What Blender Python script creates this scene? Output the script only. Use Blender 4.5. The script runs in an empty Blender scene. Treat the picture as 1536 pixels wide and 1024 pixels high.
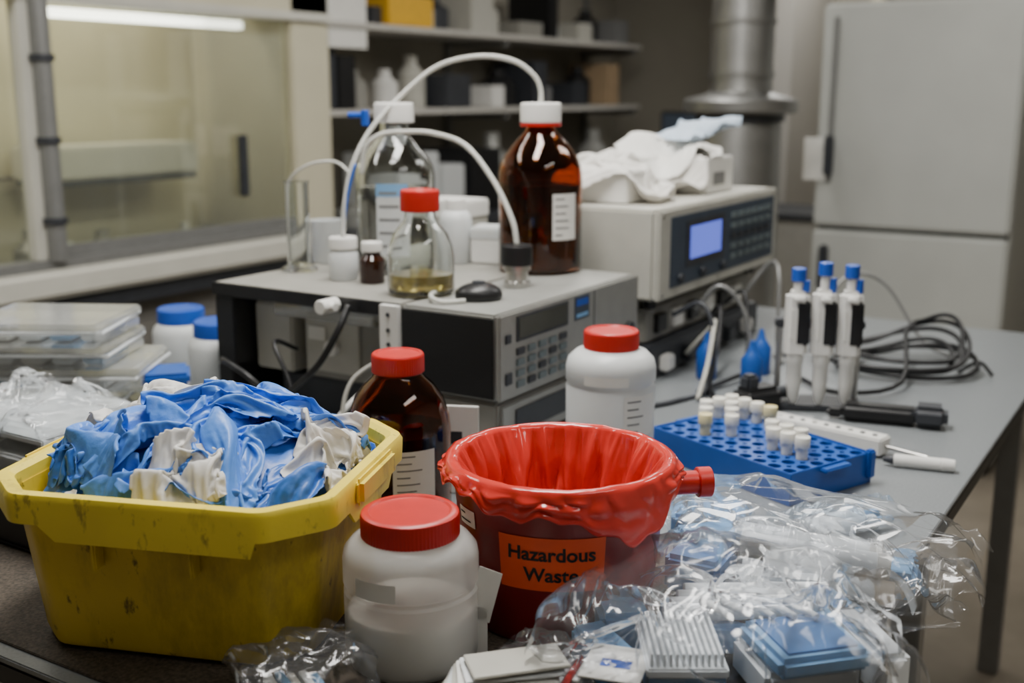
import bpy, bmesh, math, random
import numpy as np
from mathutils import Vector, Matrix
random.seed(4)
PSI=math.radians(31.9); CP=math.cos(PSI); SP=math.sin(PSI)
BZ=0.9
def fl(a,b):            # floor survey grid (lens axis) -> room axes
    return (a*CP-b*SP, a*SP+b*CP)

# ------------------------------------------------------------ materials
def mat(name,col,rough=.5,metal=0,var=.08,vs=25,bump=0,bs=200,trans=0,ior=1.45,emis=None,es=0,sss=0,coat=0,spec=.5,det=4,clear=0,transl=0):
    m=bpy.data.materials.new(name); m.use_nodes=True
    nt=m.node_tree; N=nt.nodes; L=nt.links
    p=N['Principled BSDF']
    tc=N.new('ShaderNodeTexCoord'); nz=N.new('ShaderNodeTexNoise')
    nz.inputs['Scale'].default_value=vs; nz.inputs['Detail'].default_value=det
    L.new(tc.outputs['Object'],nz.inputs['Vector'])
    r=N.new('ShaderNodeValToRGB')
    r.color_ramp.elements[0].position=.3; r.color_ramp.elements[1].position=.7
    r.color_ramp.elements[0].color=(*[max(0,c*(1-var)) for c in col],1)
    r.color_ramp.elements[1].color=(*[min(1,c*(1+var)) for c in col],1)
    L.new(nz.outputs['Fac'],r.inputs['Fac']); L.new(r.outputs['Color'],p.inputs['Base Color'])
    p.inputs['Roughness'].default_value=rough; p.inputs['Metallic'].default_value=metal
    p.inputs['Transmission Weight'].default_value=trans; p.inputs['IOR'].default_value=ior
    p.inputs['Specular IOR Level'].default_value=spec
    if sss:
        p.inputs['Subsurface Weight'].default_value=sss; p.inputs['Subsurface Scale'].default_value=.02
        p.inputs['Subsurface Radius'].default_value=(1,.9,.8)
    if coat: p.inputs['Coat Weight'].default_value=coat; p.inputs['Coat Roughness'].default_value=.1
    if emis: p.inputs['Emission Color'].default_value=(*emis,1); p.inputs['Emission Strength'].default_value=es
    if bump:
        n2=N.new('ShaderNodeTexNoise'); n2.inputs['Scale'].default_value=bs; n2.inputs['Detail'].default_value=5
        L.new(tc.outputs['Object'],n2.inputs['Vector'])
        b=N.new('ShaderNodeBump'); b.inputs['Strength'].default_value=bump; b.inputs['Distance'].default_value=.002
        L.new(n2.outputs['Fac'],b.inputs['Height']); L.new(b.outputs['Normal'],p.inputs['Normal'])
    o=N['Material Output']; last=p.outputs[0]
    if transl:
        t=N.new('ShaderNodeBsdfTranslucent'); L.new(r.outputs['Color'],t.inputs['Color'])
        mx=N.new('ShaderNodeMixShader'); mx.inputs[0].default_value=transl; L.new(last,mx.inputs[1]); L.new(t.outputs[0],mx.inputs[2]); last=mx.outputs[0]
    if clear:
        t=N.new('ShaderNodeBsdfTransparent'); mx=N.new('ShaderNodeMixShader'); mx.inputs[0].default_value=clear
        L.new(last,mx.inputs[1]); L.new(t.outputs[0],mx.inputs[2]); last=mx.outputs[0]
    L.new(last,o.inputs[0])
    return m
def film(name,tint=(.985,.99,1),milk=.035,gl=.75,base=.015,rough=.1,milkcol=(.85,.88,.92),bump=.12):
    m=bpy.data.materials.new(name); m.use_nodes=True
    nt=m.node_tree; N=nt.nodes; L=nt.links; N.clear()
    o=N.new('ShaderNodeOutputMaterial'); t=N.new('ShaderNodeBsdfTransparent'); t.inputs[0].default_value=(*tint,1)
    g=N.new('ShaderNodeBsdfGlossy'); g.inputs['Roughness'].default_value=rough; g.inputs['Color'].default_value=(1,1,1,1)
    d=N.new('ShaderNodeBsdfDiffuse'); d.inputs['Color'].default_value=(*milkcol,1)
    fr=N.new('ShaderNodeFresnel'); fr.inputs['IOR'].default_value=1.45
    tc=N.new('ShaderNodeTexCoord'); nz=N.new('ShaderNodeTexNoise'); nz.inputs['Scale'].default_value=45; nz.inputs['Detail'].default_value=3
    L.new(tc.outputs['Object'],nz.inputs['Vector'])
    bp=N.new('ShaderNodeBump'); bp.inputs['Strength'].default_value=bump; bp.inputs['Distance'].default_value=.002
    L.new(nz.outputs['Fac'],bp.inputs['Height']); L.new(bp.outputs['Normal'],g.inputs['Normal']); L.new(bp.outputs['Normal'],fr.inputs['Normal'])
    mu=N.new('ShaderNodeMath'); mu.operation='MULTIPLY_ADD'; mu.inputs[1].default_value=gl; mu.inputs[2].default_value=base
    L.new(fr.outputs[0],mu.inputs[0])
    m1=N.new('ShaderNodeMixShader'); m1.inputs[0].default_value=milk
    L.new(t.outputs[0],m1.inputs[1]); L.new(d.outputs[0],m1.inputs[2])
    m2=N.new('ShaderNodeMixShader'); L.new(mu.outputs[0],m2.inputs[0]); L.new(m1.outputs[0],m2.inputs[1]); L.new(g.outputs[0],m2.inputs[2])
    L.new(m2.outputs[0],o.inputs[0]); return m
def grime(name,col,dirt,scale=9,lo=.52,hi=.72,rough=.45,streak=(1,1,.35),scr=.5):
    m=mat(name,col,rough,var=.1,vs=6,bump=.15,bs=120); nt=m.node_tree; N=nt.nodes; L=nt.links; p=N['Principled BSDF']
    base=p.inputs['Base Color'].links[0].from_socket
    tc=N.new('ShaderNodeTexCoord'); mp=N.new('ShaderNodeMapping'); mp.inputs['Scale'].default_value=streak
    L.new(tc.outputs['Object'],mp.inputs['Vector'])
    n=N.new('ShaderNodeTexNoise'); n.inputs['Scale'].default_value=scale; n.inputs['Detail'].default_value=9; n.inputs['Roughness'].default_value=.72
    L.new(mp.outputs[0],n.inputs['Vector'])
    r=N.new('ShaderNodeMapRange'); r.inputs[1].default_value=lo; r.inputs[2].default_value=hi; L.new(n.outputs['Fac'],r.inputs[0])
    n2=N.new('ShaderNodeTexNoise'); n2.inputs['Scale'].default_value=55; n2.inputs['Detail'].default_value=7; n2.inputs['Roughness'].default_value=.65
    mp2=N.new('ShaderNodeMapping'); mp2.inputs['Scale'].default_value=(1,1,.45); L.new(tc.outputs['Object'],mp2.inputs['Vector']); L.new(mp2.outputs[0],n2.inputs['Vector'])
    r2=N.new('ShaderNodeMapRange'); r2.inputs[1].default_value=.60; r2.inputs[2].default_value=.68; r2.inputs[4].default_value=scr; L.new(n2.outputs['Fac'],r2.inputs[0])
    mx=N.new('ShaderNodeMath'); mx.operation='MAXIMUM'; L.new(r.outputs[0],mx.inputs[0]); L.new(r2.outputs[0],mx.inputs[1])
    mm=N.new('ShaderNodeMix'); mm.data_type='RGBA'; L.new(mx.outputs[0],mm.inputs['Factor']); L.new(base,mm.inputs['A']); mm.inputs['B'].default_value=(*dirt,1)
    L.new(mm.outputs['Result'],p.inputs['Base Color']); return m

M={}
M['yellow']=grime('bin_yellow',(.66,.48,.030),(.12,.08,.012),scale=8,lo=.47,hi=.80,rough=.42,scr=.9)
M['yrim']=grime('bin_rim_yellow',(.86,.68,.06),(.16,.10,.02),scale=11,lo=.58,hi=.82,rough=.36,scr=.6)
M['red']=mat('red_bucket',(.22,.010,.010),.32,var=.15)
M['bag']=mat('red_bag',(.84,.060,.045),.17,var=.05,coat=.5,transl=.30)
M['lid']=mat('red_lid',(.52,.016,.012),.36,var=.08)
M['blue']=mat('nitrile_blue',(.10,.29,.82),.36,var=.12,vs=14,bump=.2,bs=260,transl=.12)
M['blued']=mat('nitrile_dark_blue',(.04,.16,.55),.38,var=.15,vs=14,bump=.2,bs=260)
M['tissue']=mat('white_tissue',(.86,.84,.80),.55,var=.04,bump=.15,bs=200,transl=.25)
M['hdpe']=mat('hdpe_translucent',(.86,.87,.85),.3,var=.02,sss=.2,clear=.45,transl=.35)
M['hdpe2']=mat('hdpe_white',(.70,.72,.72),.35,var=.03,sss=.2,transl=.15)
M['liq']=mat('jar_content',(.56,.54,.49),.5,var=.04)
M['paper']=mat('label_paper',(.78,.77,.73),.6,var=.03)
M['paleblue']=mat('pale_mask_blue',(.50,.60,.72),.6,var=.05)
M['orange']=mat('orange_label',(.90,.095,.01),.45,var=.04)
M['ink']=mat('ink_black',(.012,.012,.012),.6,var=.02)
M['inkg']=mat('ink_grey',(.2,.2,.2),.6,var=.02)
M['amber']=mat('amber_glass',(.45,.13,.02),.03,var=.02,trans=1,ior=1.48)
M['amberliq']=mat('amber_liquid',(.028,.008,.003),.08,var=.05)
M['glass']=mat('clear_glass',(.96,.98,.97),.02,var=.01,trans=1,ior=1.45)
M['water']=mat('clear_liquid',(.95,.96,.95),.02,var=.01,trans=1,ior=1.2)
M['yliq']=mat('yellow_liquid',(.62,.50,.16),.05,var=.03,trans=.7,ior=1.33)
M['silver']=mat('instrument_silver',(.33,.33,.31),.42,metal=.35,var=.05)
M['beige']=mat('instrument_beige',(.47,.46,.41),.5,var=.04)
M['beige2']=mat('instrument_beige_dark',(.27,.262,.235),.5,var=.05)
M['black']=mat('black_plastic',(.010,.010,.011),.4,var=.1)
M['dark']=mat('dark_grey_plastic',(.035,.038,.045),.45,var=.1)
M['panel']=mat('slate_panel',(.045,.062,.09),.45,var=.08)
M['key']=mat('key_grey',(.13,.16,.17),.5,var=.1)
M['lcd']=mat('lcd_off',(.06,.062,.05),.2,var=.05)
M['lcdb']=mat('lcd_blue',(.08,.12,.6),.3,var=.1,emis=(.16,.22,.95),es=.8)
M['steel']=mat('steel',(.5,.49,.47),.28,metal=1,var=.05)
M['galv']=mat('galvanised',(.27,.268,.26),.42,metal=.9,var=.12,vs=8)
M['white']=mat('white_plastic',(.75,.74,.71),.4,var=.03)
M['bluep']=mat('blue_plastic',(.012,.085,.38),.36,var=.06)
M['bluecap']=mat('blue_cap',(.012,.08,.45),.35,var=.05)
M['vial']=mat('vial_white',(.78,.76,.68),.4,var=.04,sss=.1)
M['vialy']=mat('vial_yellow',(.75,.66,.36),.4,var=.04)
M['tube']=mat('ptfe_tubing',(.60,.60,.56),.3,var=.03,sss=.2,clear=.25)
M['film']=film('clear_film',milk=.035,gl=.7,base=.012,rough=.14)
M['filmb']=film('clear_film_bluish',tint=(.92,.96,1),milk=.08,gl=.7,milkcol=(.55,.70,.9))
M['box']=film('clear_box_plastic',tint=(.95,.96,.96),milk=.26,gl=.9,base=.05,rough=.12,milkcol=(.75,.76,.74),bump=0)
M['lblue']=mat('pale_blue_plastic',(.20,.40,.66),.4,var=.06)
M['mblue']=mat('mid_blue_plastic',(.06,.18,.44),.4,var=.06)
M['comb']=mat('tip_white',(.82,.85,.87),.35,var=.04)
M['top']=mat('bench_laminate',(.20,.215,.225),.32,var=.14,vs=260,det=6)
M['mat']=mat('bench_mat_brown',(.06,.047,.034),.75,var=.55,vs=230,bump=.8,bs=230)
M['bside']=mat('bench_side',(.33,.32,.29),.5,var=.05)
M['wall']=mat('wall_paint',(.33,.305,.25),.8,var=.04,vs=3)
M['ceil']=mat('ceiling_paint',(.5,.48,.44),.85,var=.03,vs=3)
M['floor']=mat('floor_vinyl',(.24,.205,.16),.4,var=.12,vs=9)
M['hood']=mat('hood_enamel',(.58,.54,.40),.5,var=.05,vs=4)
M['hoodw']=mat('hood_sill',(.60,.585,.52),.4,var=.05,vs=6)
M['hoodg']=mat('hood_alu',(.25,.25,.245),.4,metal=.4,var=.05)
M['pane']=film('hood_pane',tint=(.93,.95,.9),milk=.03,gl=.7,rough=.03,bump=0)
M['fridge']=mat('fridge_enamel',(.48,.49,.465),.42,var=.05,vs=4,bump=.15,bs=300)
M['cab']=mat('cabinet_grey',(.17,.16,.145),.55,var=.08,vs=6)
M['lampem']=mat('lamp_diffuser',(.9,.9,.87),.5,emis=(1,.98,.93),es=6)
M['shelf']=mat('shelf_white',(.52,.5,.46),.5,var=.05)
M['yelbox']=mat('yellow_box',(.75,.42,.02),.5)
M['tan']=mat('cardboard',(.38,.27,.16),.8,var=.1)

# ------------------------------------------------------------ geometry helpers
class G:
    def __init__(s,name,loc=(0,0,0),rz=0,parent=None):
        e=bpy.data.objects.new(name,None); e.empty_display_size=.05
        bpy.context.scene.collection.objects.link(e); e.location=loc; e.rotation_euler=(0,0,rz); s.e=e
    def add(s,name,V,F,m,smooth=False,sol=0,sub=0):
        me=bpy.data.meshes.new(name); me.from_pydata(np.asarray(V,dtype=float).tolist() if not isinstance(V,list) else [tuple(map(float,v)) for v in V],[],F); me.update()
        o=s.fin(name,me,m,smooth,0)
        if sub:
            md=o.modifiers.new('u','SUBSURF'); md.levels=sub; md.render_levels=sub
        if sol:
            md=o.modifiers.new('s','SOLIDIFY'); md.thickness=sol
        return o
    def fin(s,name,me,m,smooth=False,sol=0):
        o=bpy.data.objects.new(name,me); bpy.context.scene.collection.objects.link(o)
        me.materials.append(M[m] if isinstance(m,str) else m)
        if smooth: me.polygons.foreach_set('use_smooth',[True]*len(me.polygons))
        o.parent=s.e; return o
    def box(s,name,x0,x1,y0,y1,z0,z1,m,bev=.003,seg=2,R=None):
        bm=bmesh.new(); bmesh.ops.create_cube(bm,size=1)
        sx,sy,sz=abs(x1-x0),abs(y1-y0),abs(z1-z0)
        for v in bm.verts: v.co=Vector((v.co.x*sx,v.co.y*sy,v.co.z*sz))
        bev=min(bev,.45*min(sx,sy,sz))
        if bev>0: bmesh.ops.bevel(bm,geom=bm.edges[:],offset=bev,segments=seg,affect='EDGES')
        T=Matrix.Translation(((x0+x1)/2,(y0+y1)/2,(z0+z1)/2))
        if R is not None: T=T@R
        bm.transform(T); me=bpy.data.meshes.new(name); bm.to_mesh(me); bm.free()
        return s.fin(name,me,m)
    def lathe(s,name,prof,m,seg=64,loc=(0,0,0),kn=None,kamp=.012,kn_n=40,R=None,smooth=True):
        V=[];F=[];n=len(prof)
        for i,(r,z) in enumerate(prof):
            for k in range(seg):
                t=2*math.pi*k/seg; rr=r
                if kn and kn[0]<=i<=kn[1]: rr=r*(1+kamp*.5*math.cos(t*kn_n))
                V.append(Vector((rr*math.cos(t),rr*math.sin(t),z)))
        for i in range(n-1):
            for k in range(seg):
                a=i*seg+k;b=i*seg+(k+1)%seg
                F.append((a,b,b+seg,a+seg))
        if prof[0][0]>1e-5: F.append(tuple(range(seg))[::-1])
        if prof[-1][0]>1e-5: F.append(tuple((n-1)*seg+k for k in range(seg)))
        if R is not None: V=[R@v for v in V]
        V=[v+Vector(loc) for v in V]
        o=s.add(name,V,F,m,smooth)
        if smooth:
            md=o.modifiers.new('w','EDGE_SPLIT'); md.split_angle=math.radians(38)
        return o
    def rod(s,name,p0,p1,r0,m,r1=None,seg=24):
        p0=Vector(p0);p1=Vector(p1);d=p1-p0;r1=r0 if r1 is None else r1
        R=d.to_track_quat('Z','Y').to_matrix(); L=d.length; b=min(r0,r1,L/2)*.12
        return s.lathe(name,[(0,0),(r0-b,0),(r0,b),(r1,L-b),(r1-b,L),(0,L)],m,seg,loc=p0,R=R)
    def tube(s,name,pts,r,m,n=10,res=10):
        P=catm([Vector(p) for p in pts],res); V=[];F=[]
        T=[(P[min(i+1,len(P)-1)]-P[max(i-1,0)]).normalized() for i in range(len(P))]
        u=T[0].orthogonal().normalized()
        for i,p in enumerate(P):
            u=(u-T[i]*u.dot(T[i])).normalized(); w=T[i].cross(u)
            for k in range(n):
                t=2*math.pi*k/n; V.append(p+u*(r*math.cos(t))+w*(r*math.sin(t)))
        for i in range(len(P)-1):
            for k in range(n):
                a=i*n+k;b=i*n+(k+1)%n; F.append((a,b,b+n,a+n))
        F.append(tuple(range(n))[::-1]); F.append(tuple((len(P)-1)*n+k for k in range(n)))
        return s.add(name,V,F,m,True)
    def text(s,name,txt,size,m,f,ox=0,oy=0):
        cu=bpy.data.curves.new(name,'FONT'); cu.body=txt; cu.size=size; cu.align_x='CENTER'; cu.offset=size*.022
        o=bpy.data.objects.new(name,cu); bpy.context.scene.collection.objects.link(o)
        bpy.context.view_layer.update()
        dg=bpy.context.evaluated_depsgraph_get(); me=bpy.data.meshes.new_from_object(o.evaluated_get(dg))
        bpy.data.objects.remove(o)
        for v in me.vertices: v.co=Vector(f(v.co.x+ox,v.co.y+oy))
        me.materials.clear(); return s.fin(name,me,m)
    def clabel(s,name,rf,th,hw,z0,z1,m,lines=0,off=.0006,im='inkg',seed=1,n=16):
        def patch(nm,t0,t1,a,b,off,m):
            V=[];F=[]
            for i in range(n+1):
                t=t0+(t1-t0)*i/n
                for j in range(5):
                    z=a+(b-a)*j/4; r=rf(z)+off; V.append((r*math.cos(t),r*math.sin(t),z))
            for i in range(n):
                for j in range(4): F.append((i*5+j,(i+1)*5+j,(i+1)*5+j+1,i*5+j+1))
            return s.add(nm,V,F,m,True)
        patch(name,th-hw,th+hw,z0,z1,off,m)
        rs=random.Random(seed)
        for i in range(lines):
            z=z1-(z1-z0)*(i+.7)/(lines+.4); e=th-hw*.85+hw*1.6*(.35+.6*rs.random())
            patch('print_line',th-hw*.82,min(e,th+hw*.8),z-(z1-z0)*.10/lines,z+(z1-z0)*.10/lines,off*1.6,im)
def catm(P,res):
    if len(P)<3: return P
    Q=[2*P[0]-P[1]]+P+[2*P[-1]-P[-2]]; out=[]
    for i in range(1,len(Q)-2):
        for k in range(res):
            t=k/res; a,b,c,d=Q[i-1],Q[i],Q[i+1],Q[i+2]
            out.append(.5*((2*b)+(c-a)*t+(2*a-5*b+4*c-d)*t*t+(3*b-a-3*c+d)*t**3))
    out.append(P[-1]); return out
def tri(x): return np.abs((x%1)*2-1)*2-1
def crum(P,seed,f,K=5,oc=3,warp=.3,gain=.5):
    rs=np.random.RandomState(seed); out=np.zeros(len(P)); a=1;tot=0
    for o in range(oc):
        w=P+warp/f*np.sin(P[:,[1,2,0]]*f*3.1+rs.rand(3)*6)
        acc=0
        for k in range(K):
            n=rs.randn(3); n/=np.linalg.norm(n)
            acc=acc+np.sin(2*np.pi*(w@n*f*(.5+.7*rs.rand())+rs.rand()))
        r=.62-np.abs(acc)/(K/2)**.5*.8
        out+=a*r*(1 if o%2==0 else -1); tot+=a; a*=gain; f*=2.1
    return out/tot
_ico={}
def ico(sub):
    if sub not in _ico:
        bm=bmesh.new(); bmesh.ops.create_icosphere(bm,subdivisions=sub,radius=1)
        _ico[sub]=(np.array([v.co[:] for v in bm.verts]),[tuple(v.index for v in f.verts) for f in bm.faces]); bm.free()
    return _ico[sub]
def pillow(g,name,c,L,W,T,rot,m,seed,n=120,amp=.008,f=10,tilt=0,zmin=.002,pw=3,bot=True,flut=.01,st=(1,1,1)):
    u,v=np.meshgrid(np.linspace(-1,1,n),np.linspace(-1,1,n),indexing='ij'); u=u.ravel(); v=v.ravel()
    sh=((1-np.abs(u)**pw)*(1-np.abs(v)**pw))**.55
    rs=np.random.RandomState(seed); ph=rs.rand(6)*6
    ed=1-np.clip(sh,0,1)
    x=u*L/2*(1+.07*np.sin(v*4+ph[0])+.03*np.sin(v*13+ph[5])); y=v*W/2*(1+.10*np.sin(u*5+ph[1])+.05*np.sin(u*11+ph[2]))
    P0=np.stack([x,y,0*x],1); fl_=flut*ed**2*(.6*np.sin(x*50+ph[3])+.6*np.sin(y*60+ph[4])+1.6*crum(P0,seed+7,9,oc=2))
    R=np.array(Matrix.Rotation(rot,3,'Z')); out=[];F=[];S=np.array(st)
    for side in ((1,-1) if bot else (1,)):
        z=(T*.5+T*sh*.5) if side>0 else T*.5-T*.5*sh*.98
        P=np.stack([x,y,z],1)
        k=crum(P*S,seed+side,f,K=4,oc=3,gain=.42); k2=crum(P*S,seed+20,f*.8,K=4,oc=2); k3=crum(P*S,seed+30,f*.8,K=4,oc=2)
        am=amp*(1 if side>0 else .35)
        P[:,2]+=am*k+fl_+tilt*u; P[:,0]+=amp*.7*k2; P[:,1]+=amp*.7*k3
        P[:,2]=np.maximum(P[:,2],zmin+.0008*(1+np.clip(k,-1,1)))
        P=P@R.T+np.array(c); b=sum(len(o) for o in out); out.append(P)
        F+=[(b+i*n+j,b+(i+1)*n+j,b+(i+1)*n+j+1,b+i*n+j+1) for i in range(n-1) for j in range(n-1)]
    return g.add(name,np.concatenate(out),F,m,True)
# ---- small position-based cloth solver: sheets that buckle and pile up for real
def edges(nu,nv,per=False,mask=None):
    idx=np.arange(nu*nv).reshape(nu,nv); B=[]
    def add(a,b,k):
        a=a.ravel();b=b.ravel()
        if mask is not None:
            q=mask[a]&mask[b]; a=a[q];b=b[q]
        if len(a): B.append((a,b,k))
    for par in (0,1):
        I=np.arange(par,nu if per else nu-1,2); I2=(I+1)%nu
        add(idx[I],idx[I2],'h'); add(idx[I][:,:-1],idx[I2][:,1:],'d'); add(idx[I][:,1:],idx[I2][:,:-1],'d')
        J=np.arange(par,nv-1,2); add(idx[:,J],idx[:,J+1],'v')
    for q in (0,1):
        I=np.array([i for i in range(nu if per else nu-2) if (i//2)%2==q]); add(idx[I],idx[(I+2)%nu],'bh')
        J=np.array([j for j in range(nv-2) if (j//2)%2==q]); add(idx[:,J],idx[:,J+2],'bv')
    return B
def relax(X,B,du,dv,iters,grav,bend,kb,coll,k=.9,gfrac=.45):
    R={'h':du,'v':dv,'d':math.hypot(du,dv),'bh':2*du,'bv':2*dv}
    for it in range(iters):
        prev=X.copy()
        if it<iters*gfrac: X[:,2]-=grav
        for a,b,kd in B:
            xa=X[a];xb=X[b]; d=xb-xa; l=np.sqrt((d*d).sum(1))+1e-9; L=R[kd]
            if kd[0]=='b': s=.5*kb*np.minimum(l-L*bend,0)/l
            elif kd=='d': s=.5*.5*(l-L)/l
            else: s=.5*k*(l-L)/l
            c=d*s[:,None]; X[a]=xa+c; X[b]=xb-c
        coll(X,prev)
    return X
class HF:
    def __init__(s,x0,x1,y0,y1,f,res=.004):
        s.x0,s.y0,s.r=x0,y0,res; s.nx=int((x1-x0)/res)+1; s.ny=int((y1-y0)/res)+1
        xx,yy=np.meshgrid(x0+np.arange(s.nx)*res,y0+np.arange(s.ny)*res,indexing='ij'); s.g=f(xx,yy).astype(float)
    def at(s,x,y):
        u=np.clip((x-s.x0)/s.r,0,s.nx-1.001); v=np.clip((y-s.y0)/s.r,0,s.ny-1.001); i=u.astype(int); j=v.astype(int); fu=u-i; fv=v-j; g=s.g
        return g[i,j]*(1-fu)*(1-fv)+g[i+1,j]*fu*(1-fv)+g[i,j+1]*(1-fu)*fv+g[i+1,j+1]*fu*fv
    def smooth(s,n=6):
        h=s.g.copy()
        for _ in range(n):
            b=h.copy(); b[1:-1,1:-1]=(h[1:-1,1:-1]*2+h[:-2,1:-1]+h[2:,1:-1]+h[1:-1,:-2]+h[1:-1,2:])/6; h=b
        return h
    def stamp(s,X,k=1.0):
        i=np.clip(np.round((X[:,0]-s.x0)/s.r).astype(int),0,s.nx-1); j=np.clip(np.round((X[:,1]-s.y0)/s.r).astype(int),0,s.ny-1)
        h=s.g.copy(); np.maximum.at(h,(i,j),X[:,2])
        b=h.copy(); b[1:-1,1:-1]=(h[1:-1,1:-1]*4+h[:-2,1:-1]+h[2:,1:-1]+h[1:-1,:-2]+h[1:-1,2:])/8
        s.g=np.maximum(s.g,s.g+(b-s.g)*k)
def gmask(U,V):
    m=(U<.025)&(np.abs(V)<.044-.006*np.sin(np.clip((U+.11)/.1,0,1)*3))
    for k,tip in enumerate((.088,.105,.10,.08)):
        c=(k-1.5)*.0235; m|=((U>=.02)&(U<tip-.01)&(np.abs(V-c)<.0105))|((U-(tip-.010))**2+(V-c)**2<.0105**2)
    a=np.array([-.04,.035]); b=np.array([.03,.066]); ab=b-a; t=np.clip(((U-a[0])*ab[0]+(V-a[1])*ab[1])/(ab@ab),0,1)
    m|=((U-a[0]-t*ab[0])**2+(V-a[1]-t*ab[1])**2<.0125**2)
    return m
def drop(g,name,hf,c,ang,L,W,res,sq,m,seed,iters=120,grav=.0003,amp=.016,bend=.75,kb=.25,glove=False,eps=.0015,lim=None,sol=.0006,sub=1,stamp=1.0,wl=.05,lift=.004,fine=0,ff=45,round_=True,fric=.5):
    nu=int(L/res)+1; nv=int(W/res)+1
    U,V=np.meshgrid((np.arange(nu)-(nu-1)/2)*res,(np.arange(nv)-(nv-1)/2)*res,indexing='ij'); U=U.ravel();V=V.ravel()
    mask=None
    if glove: mask=gmask(U,V)
    elif round_:
        rs0=np.random.RandomState(seed+99); t=np.arctan2(V,U); q=(np.abs(2*U/L)**5+np.abs(2*V/W)**5)**.2
        mask=q<.93+.04*np.sin(3*t+rs0.rand()*6)+.03*np.sin(7*t+rs0.rand()*6)
    B=edges(nu,nv,mask=mask); rs=np.random.RandomState(seed)
    n=0; n2=0;n3=0
    ax=1.0/np.array(sq)-1; wx,wy=(ax+.15)/np.max(ax+.15)
    for k in range(9):
        th=rs.rand()*6.28; w=2*np.pi/(wl*rs.uniform(.6,1.6)); p=rs.rand(3)*6.28
        n=n+np.sin(w*(U*math.cos(th)*wx+V*math.sin(th)*wy)+p[0]); n2=n2+np.sin(w*.7*(V*math.cos(th)+U*math.sin(th))+p[1]); n3=n3+np.sin(w*.7*(V*math.sin(th)-U*math.cos(th))+p[2])
    n/=2.1;n2/=2.1;n3/=2.1
    x=U*sq[0]+n2*amp*.4; y=V*sq[1]+n3*amp*.4
    ca,sa=math.cos(ang),math.sin(ang); X=np.stack([c[0]+x*ca-y*sa,c[1]+x*sa+y*ca,n*amp],1)
    if lim:
        X[:,2]+=1; lim(X); X[:,2]-=1
    hs=HF.__new__(HF); hs.__dict__.update(hf.__dict__); hs.g=hf.smooth(10)
    X[:,2]+=hs.at(X[:,0],X[:,1])+eps+lift+amp*.9
    def coll(X,prev):
        if lim: lim(X)
        h=hf.at(X[:,0],X[:,1])+eps; lo=X[:,2]<h
        X[lo,2]=h[lo]; X[lo,:2]=X[lo,:2]*(1-fric)+prev[lo,:2]*fric
    X=relax(X,B,res,res,iters,grav,bend,kb,coll)
    if fine:
        C_=np.stack([U,V,0*U],1); X[:,2]+=fine*crum(C_,seed,ff,oc=2); X[:,0]+=.6*fine*crum(C_+1,seed,ff,oc=2); X[:,1]+=.6*fine*crum(C_+2,seed,ff,oc=2)
    idx=np.arange(nu*nv).reshape(nu,nv); f=np.stack([idx[:-1,:-1],idx[1:,:-1],idx[1:,1:],idx[:-1,1:]],-1).reshape(-1,4)
    if mask is not None:
        f=f[mask[f].all(1)]; used=np.unique(f); mp=-np.ones(nu*nv,int); mp[used]=np.arange(len(used)); X=X[used]; f=mp[f]
    if stamp: hf.stamp(X,stamp)
    return g.add(name,X,f.tolist(),m,True,sol=sol,sub=sub)
def camth(x,y): return math.atan2(-y,-x)
def boxesH(Bx,base=0.0):
    def f(x,y):
        h=np.full_like(x,base)
        for (x0,x1,y0,y1,z) in Bx: h=np.where((x>x0)&(x<x1)&(y>y0)&(y<y1),np.maximum(h,z),h)
        return h
    return f

# ------------------------------------------------------------ room
def slab(name,x0,x1,y0,y1,z0,z1,m,bev=0):
    bm=bmesh.new(); bmesh.ops.create_cube(bm,size=1)
    for v in bm.verts: v.co=Vector((v.co.x*(x1-x0),v.co.y*(y1-y0),v.co.z*(z1-z0)))
    me=bpy.data.meshes.new(name); bm.to_mesh(me); bm.free(); me.materials.append(M[m])
    o=bpy.data.objects.new(name,me); o.location=((x0+x1)/2,(y0+y1)/2,(z0+z1)/2); bpy.context.scene.collection.objects.link(o)
XL,XR,YF,YB,ZC=-3.75,1.6,-1.6,7.4,2.8
slab('floor',XL-.1,XR+.1,YF-.1,YB+.1,-.1,0,'floor'); slab('ceiling',XL-.1,XR+.1,YF-.1,YB+.1,ZC,ZC+.1,'ceil')
slab('wall_left',XL-.1,XL,YF,YB,0,ZC,'wall'); slab('wall_right',XR,XR+.1,YF,YB,0,ZC,'wall')
slab('wall_back',XL,XR,YB,YB+.1,0,ZC,'wall'); slab('wall_front',XL,XR,YF-.1,YF,0,ZC,'wall')
slab('baseboard_right',XR-.015,XR,YF,YB,0,.1,'cab'); slab('baseboard_back',XL,XR,YB-.015,YB,0,.1,'cab')

# bench
X0,X1,Y0,Y1=-2.15,-.29,.67,3.12
g=G('lab_bench',(X1,Y0,0))
w=X1-X0; l=Y1-Y0
g.box('worktop',-w,0,0,l,BZ-.008,BZ,'top',.0015)
g.box('worktop_edge',-w,0,0,l,BZ-.034,BZ-.0082,'black',.002)
g.box('apron',-w+.06,-.05,.05,l-.05,BZ-.13,BZ-.035,'bside')
g.box('cabinet_near',-w+.1,-.07,.06,.95,.08,BZ-.13,'bside')
for i in range(3): g.box('drawer_front',-.07,-.055,.08,.93,.12+i*.22,.12+i*.22+.2,'bside',.004)
for i in range(3): g.rod('drawer_handle',(-.04,.35,.25+i*.22),(-.04,.65,.25+i*.22),.006,'steel')
g.box('cabinet_far',-w+.1,-.5,1.3,l-.1,.08,BZ-.13,'cab')
for yy in (1.25,l-.12):
    g.box('leg',-.12,-.07,yy,yy+.05,0,BZ-.035,'hoodg'); g.box('leg',-w+.07,-w+.12,yy,yy+.05,0,BZ-.035,'hoodg')
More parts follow.
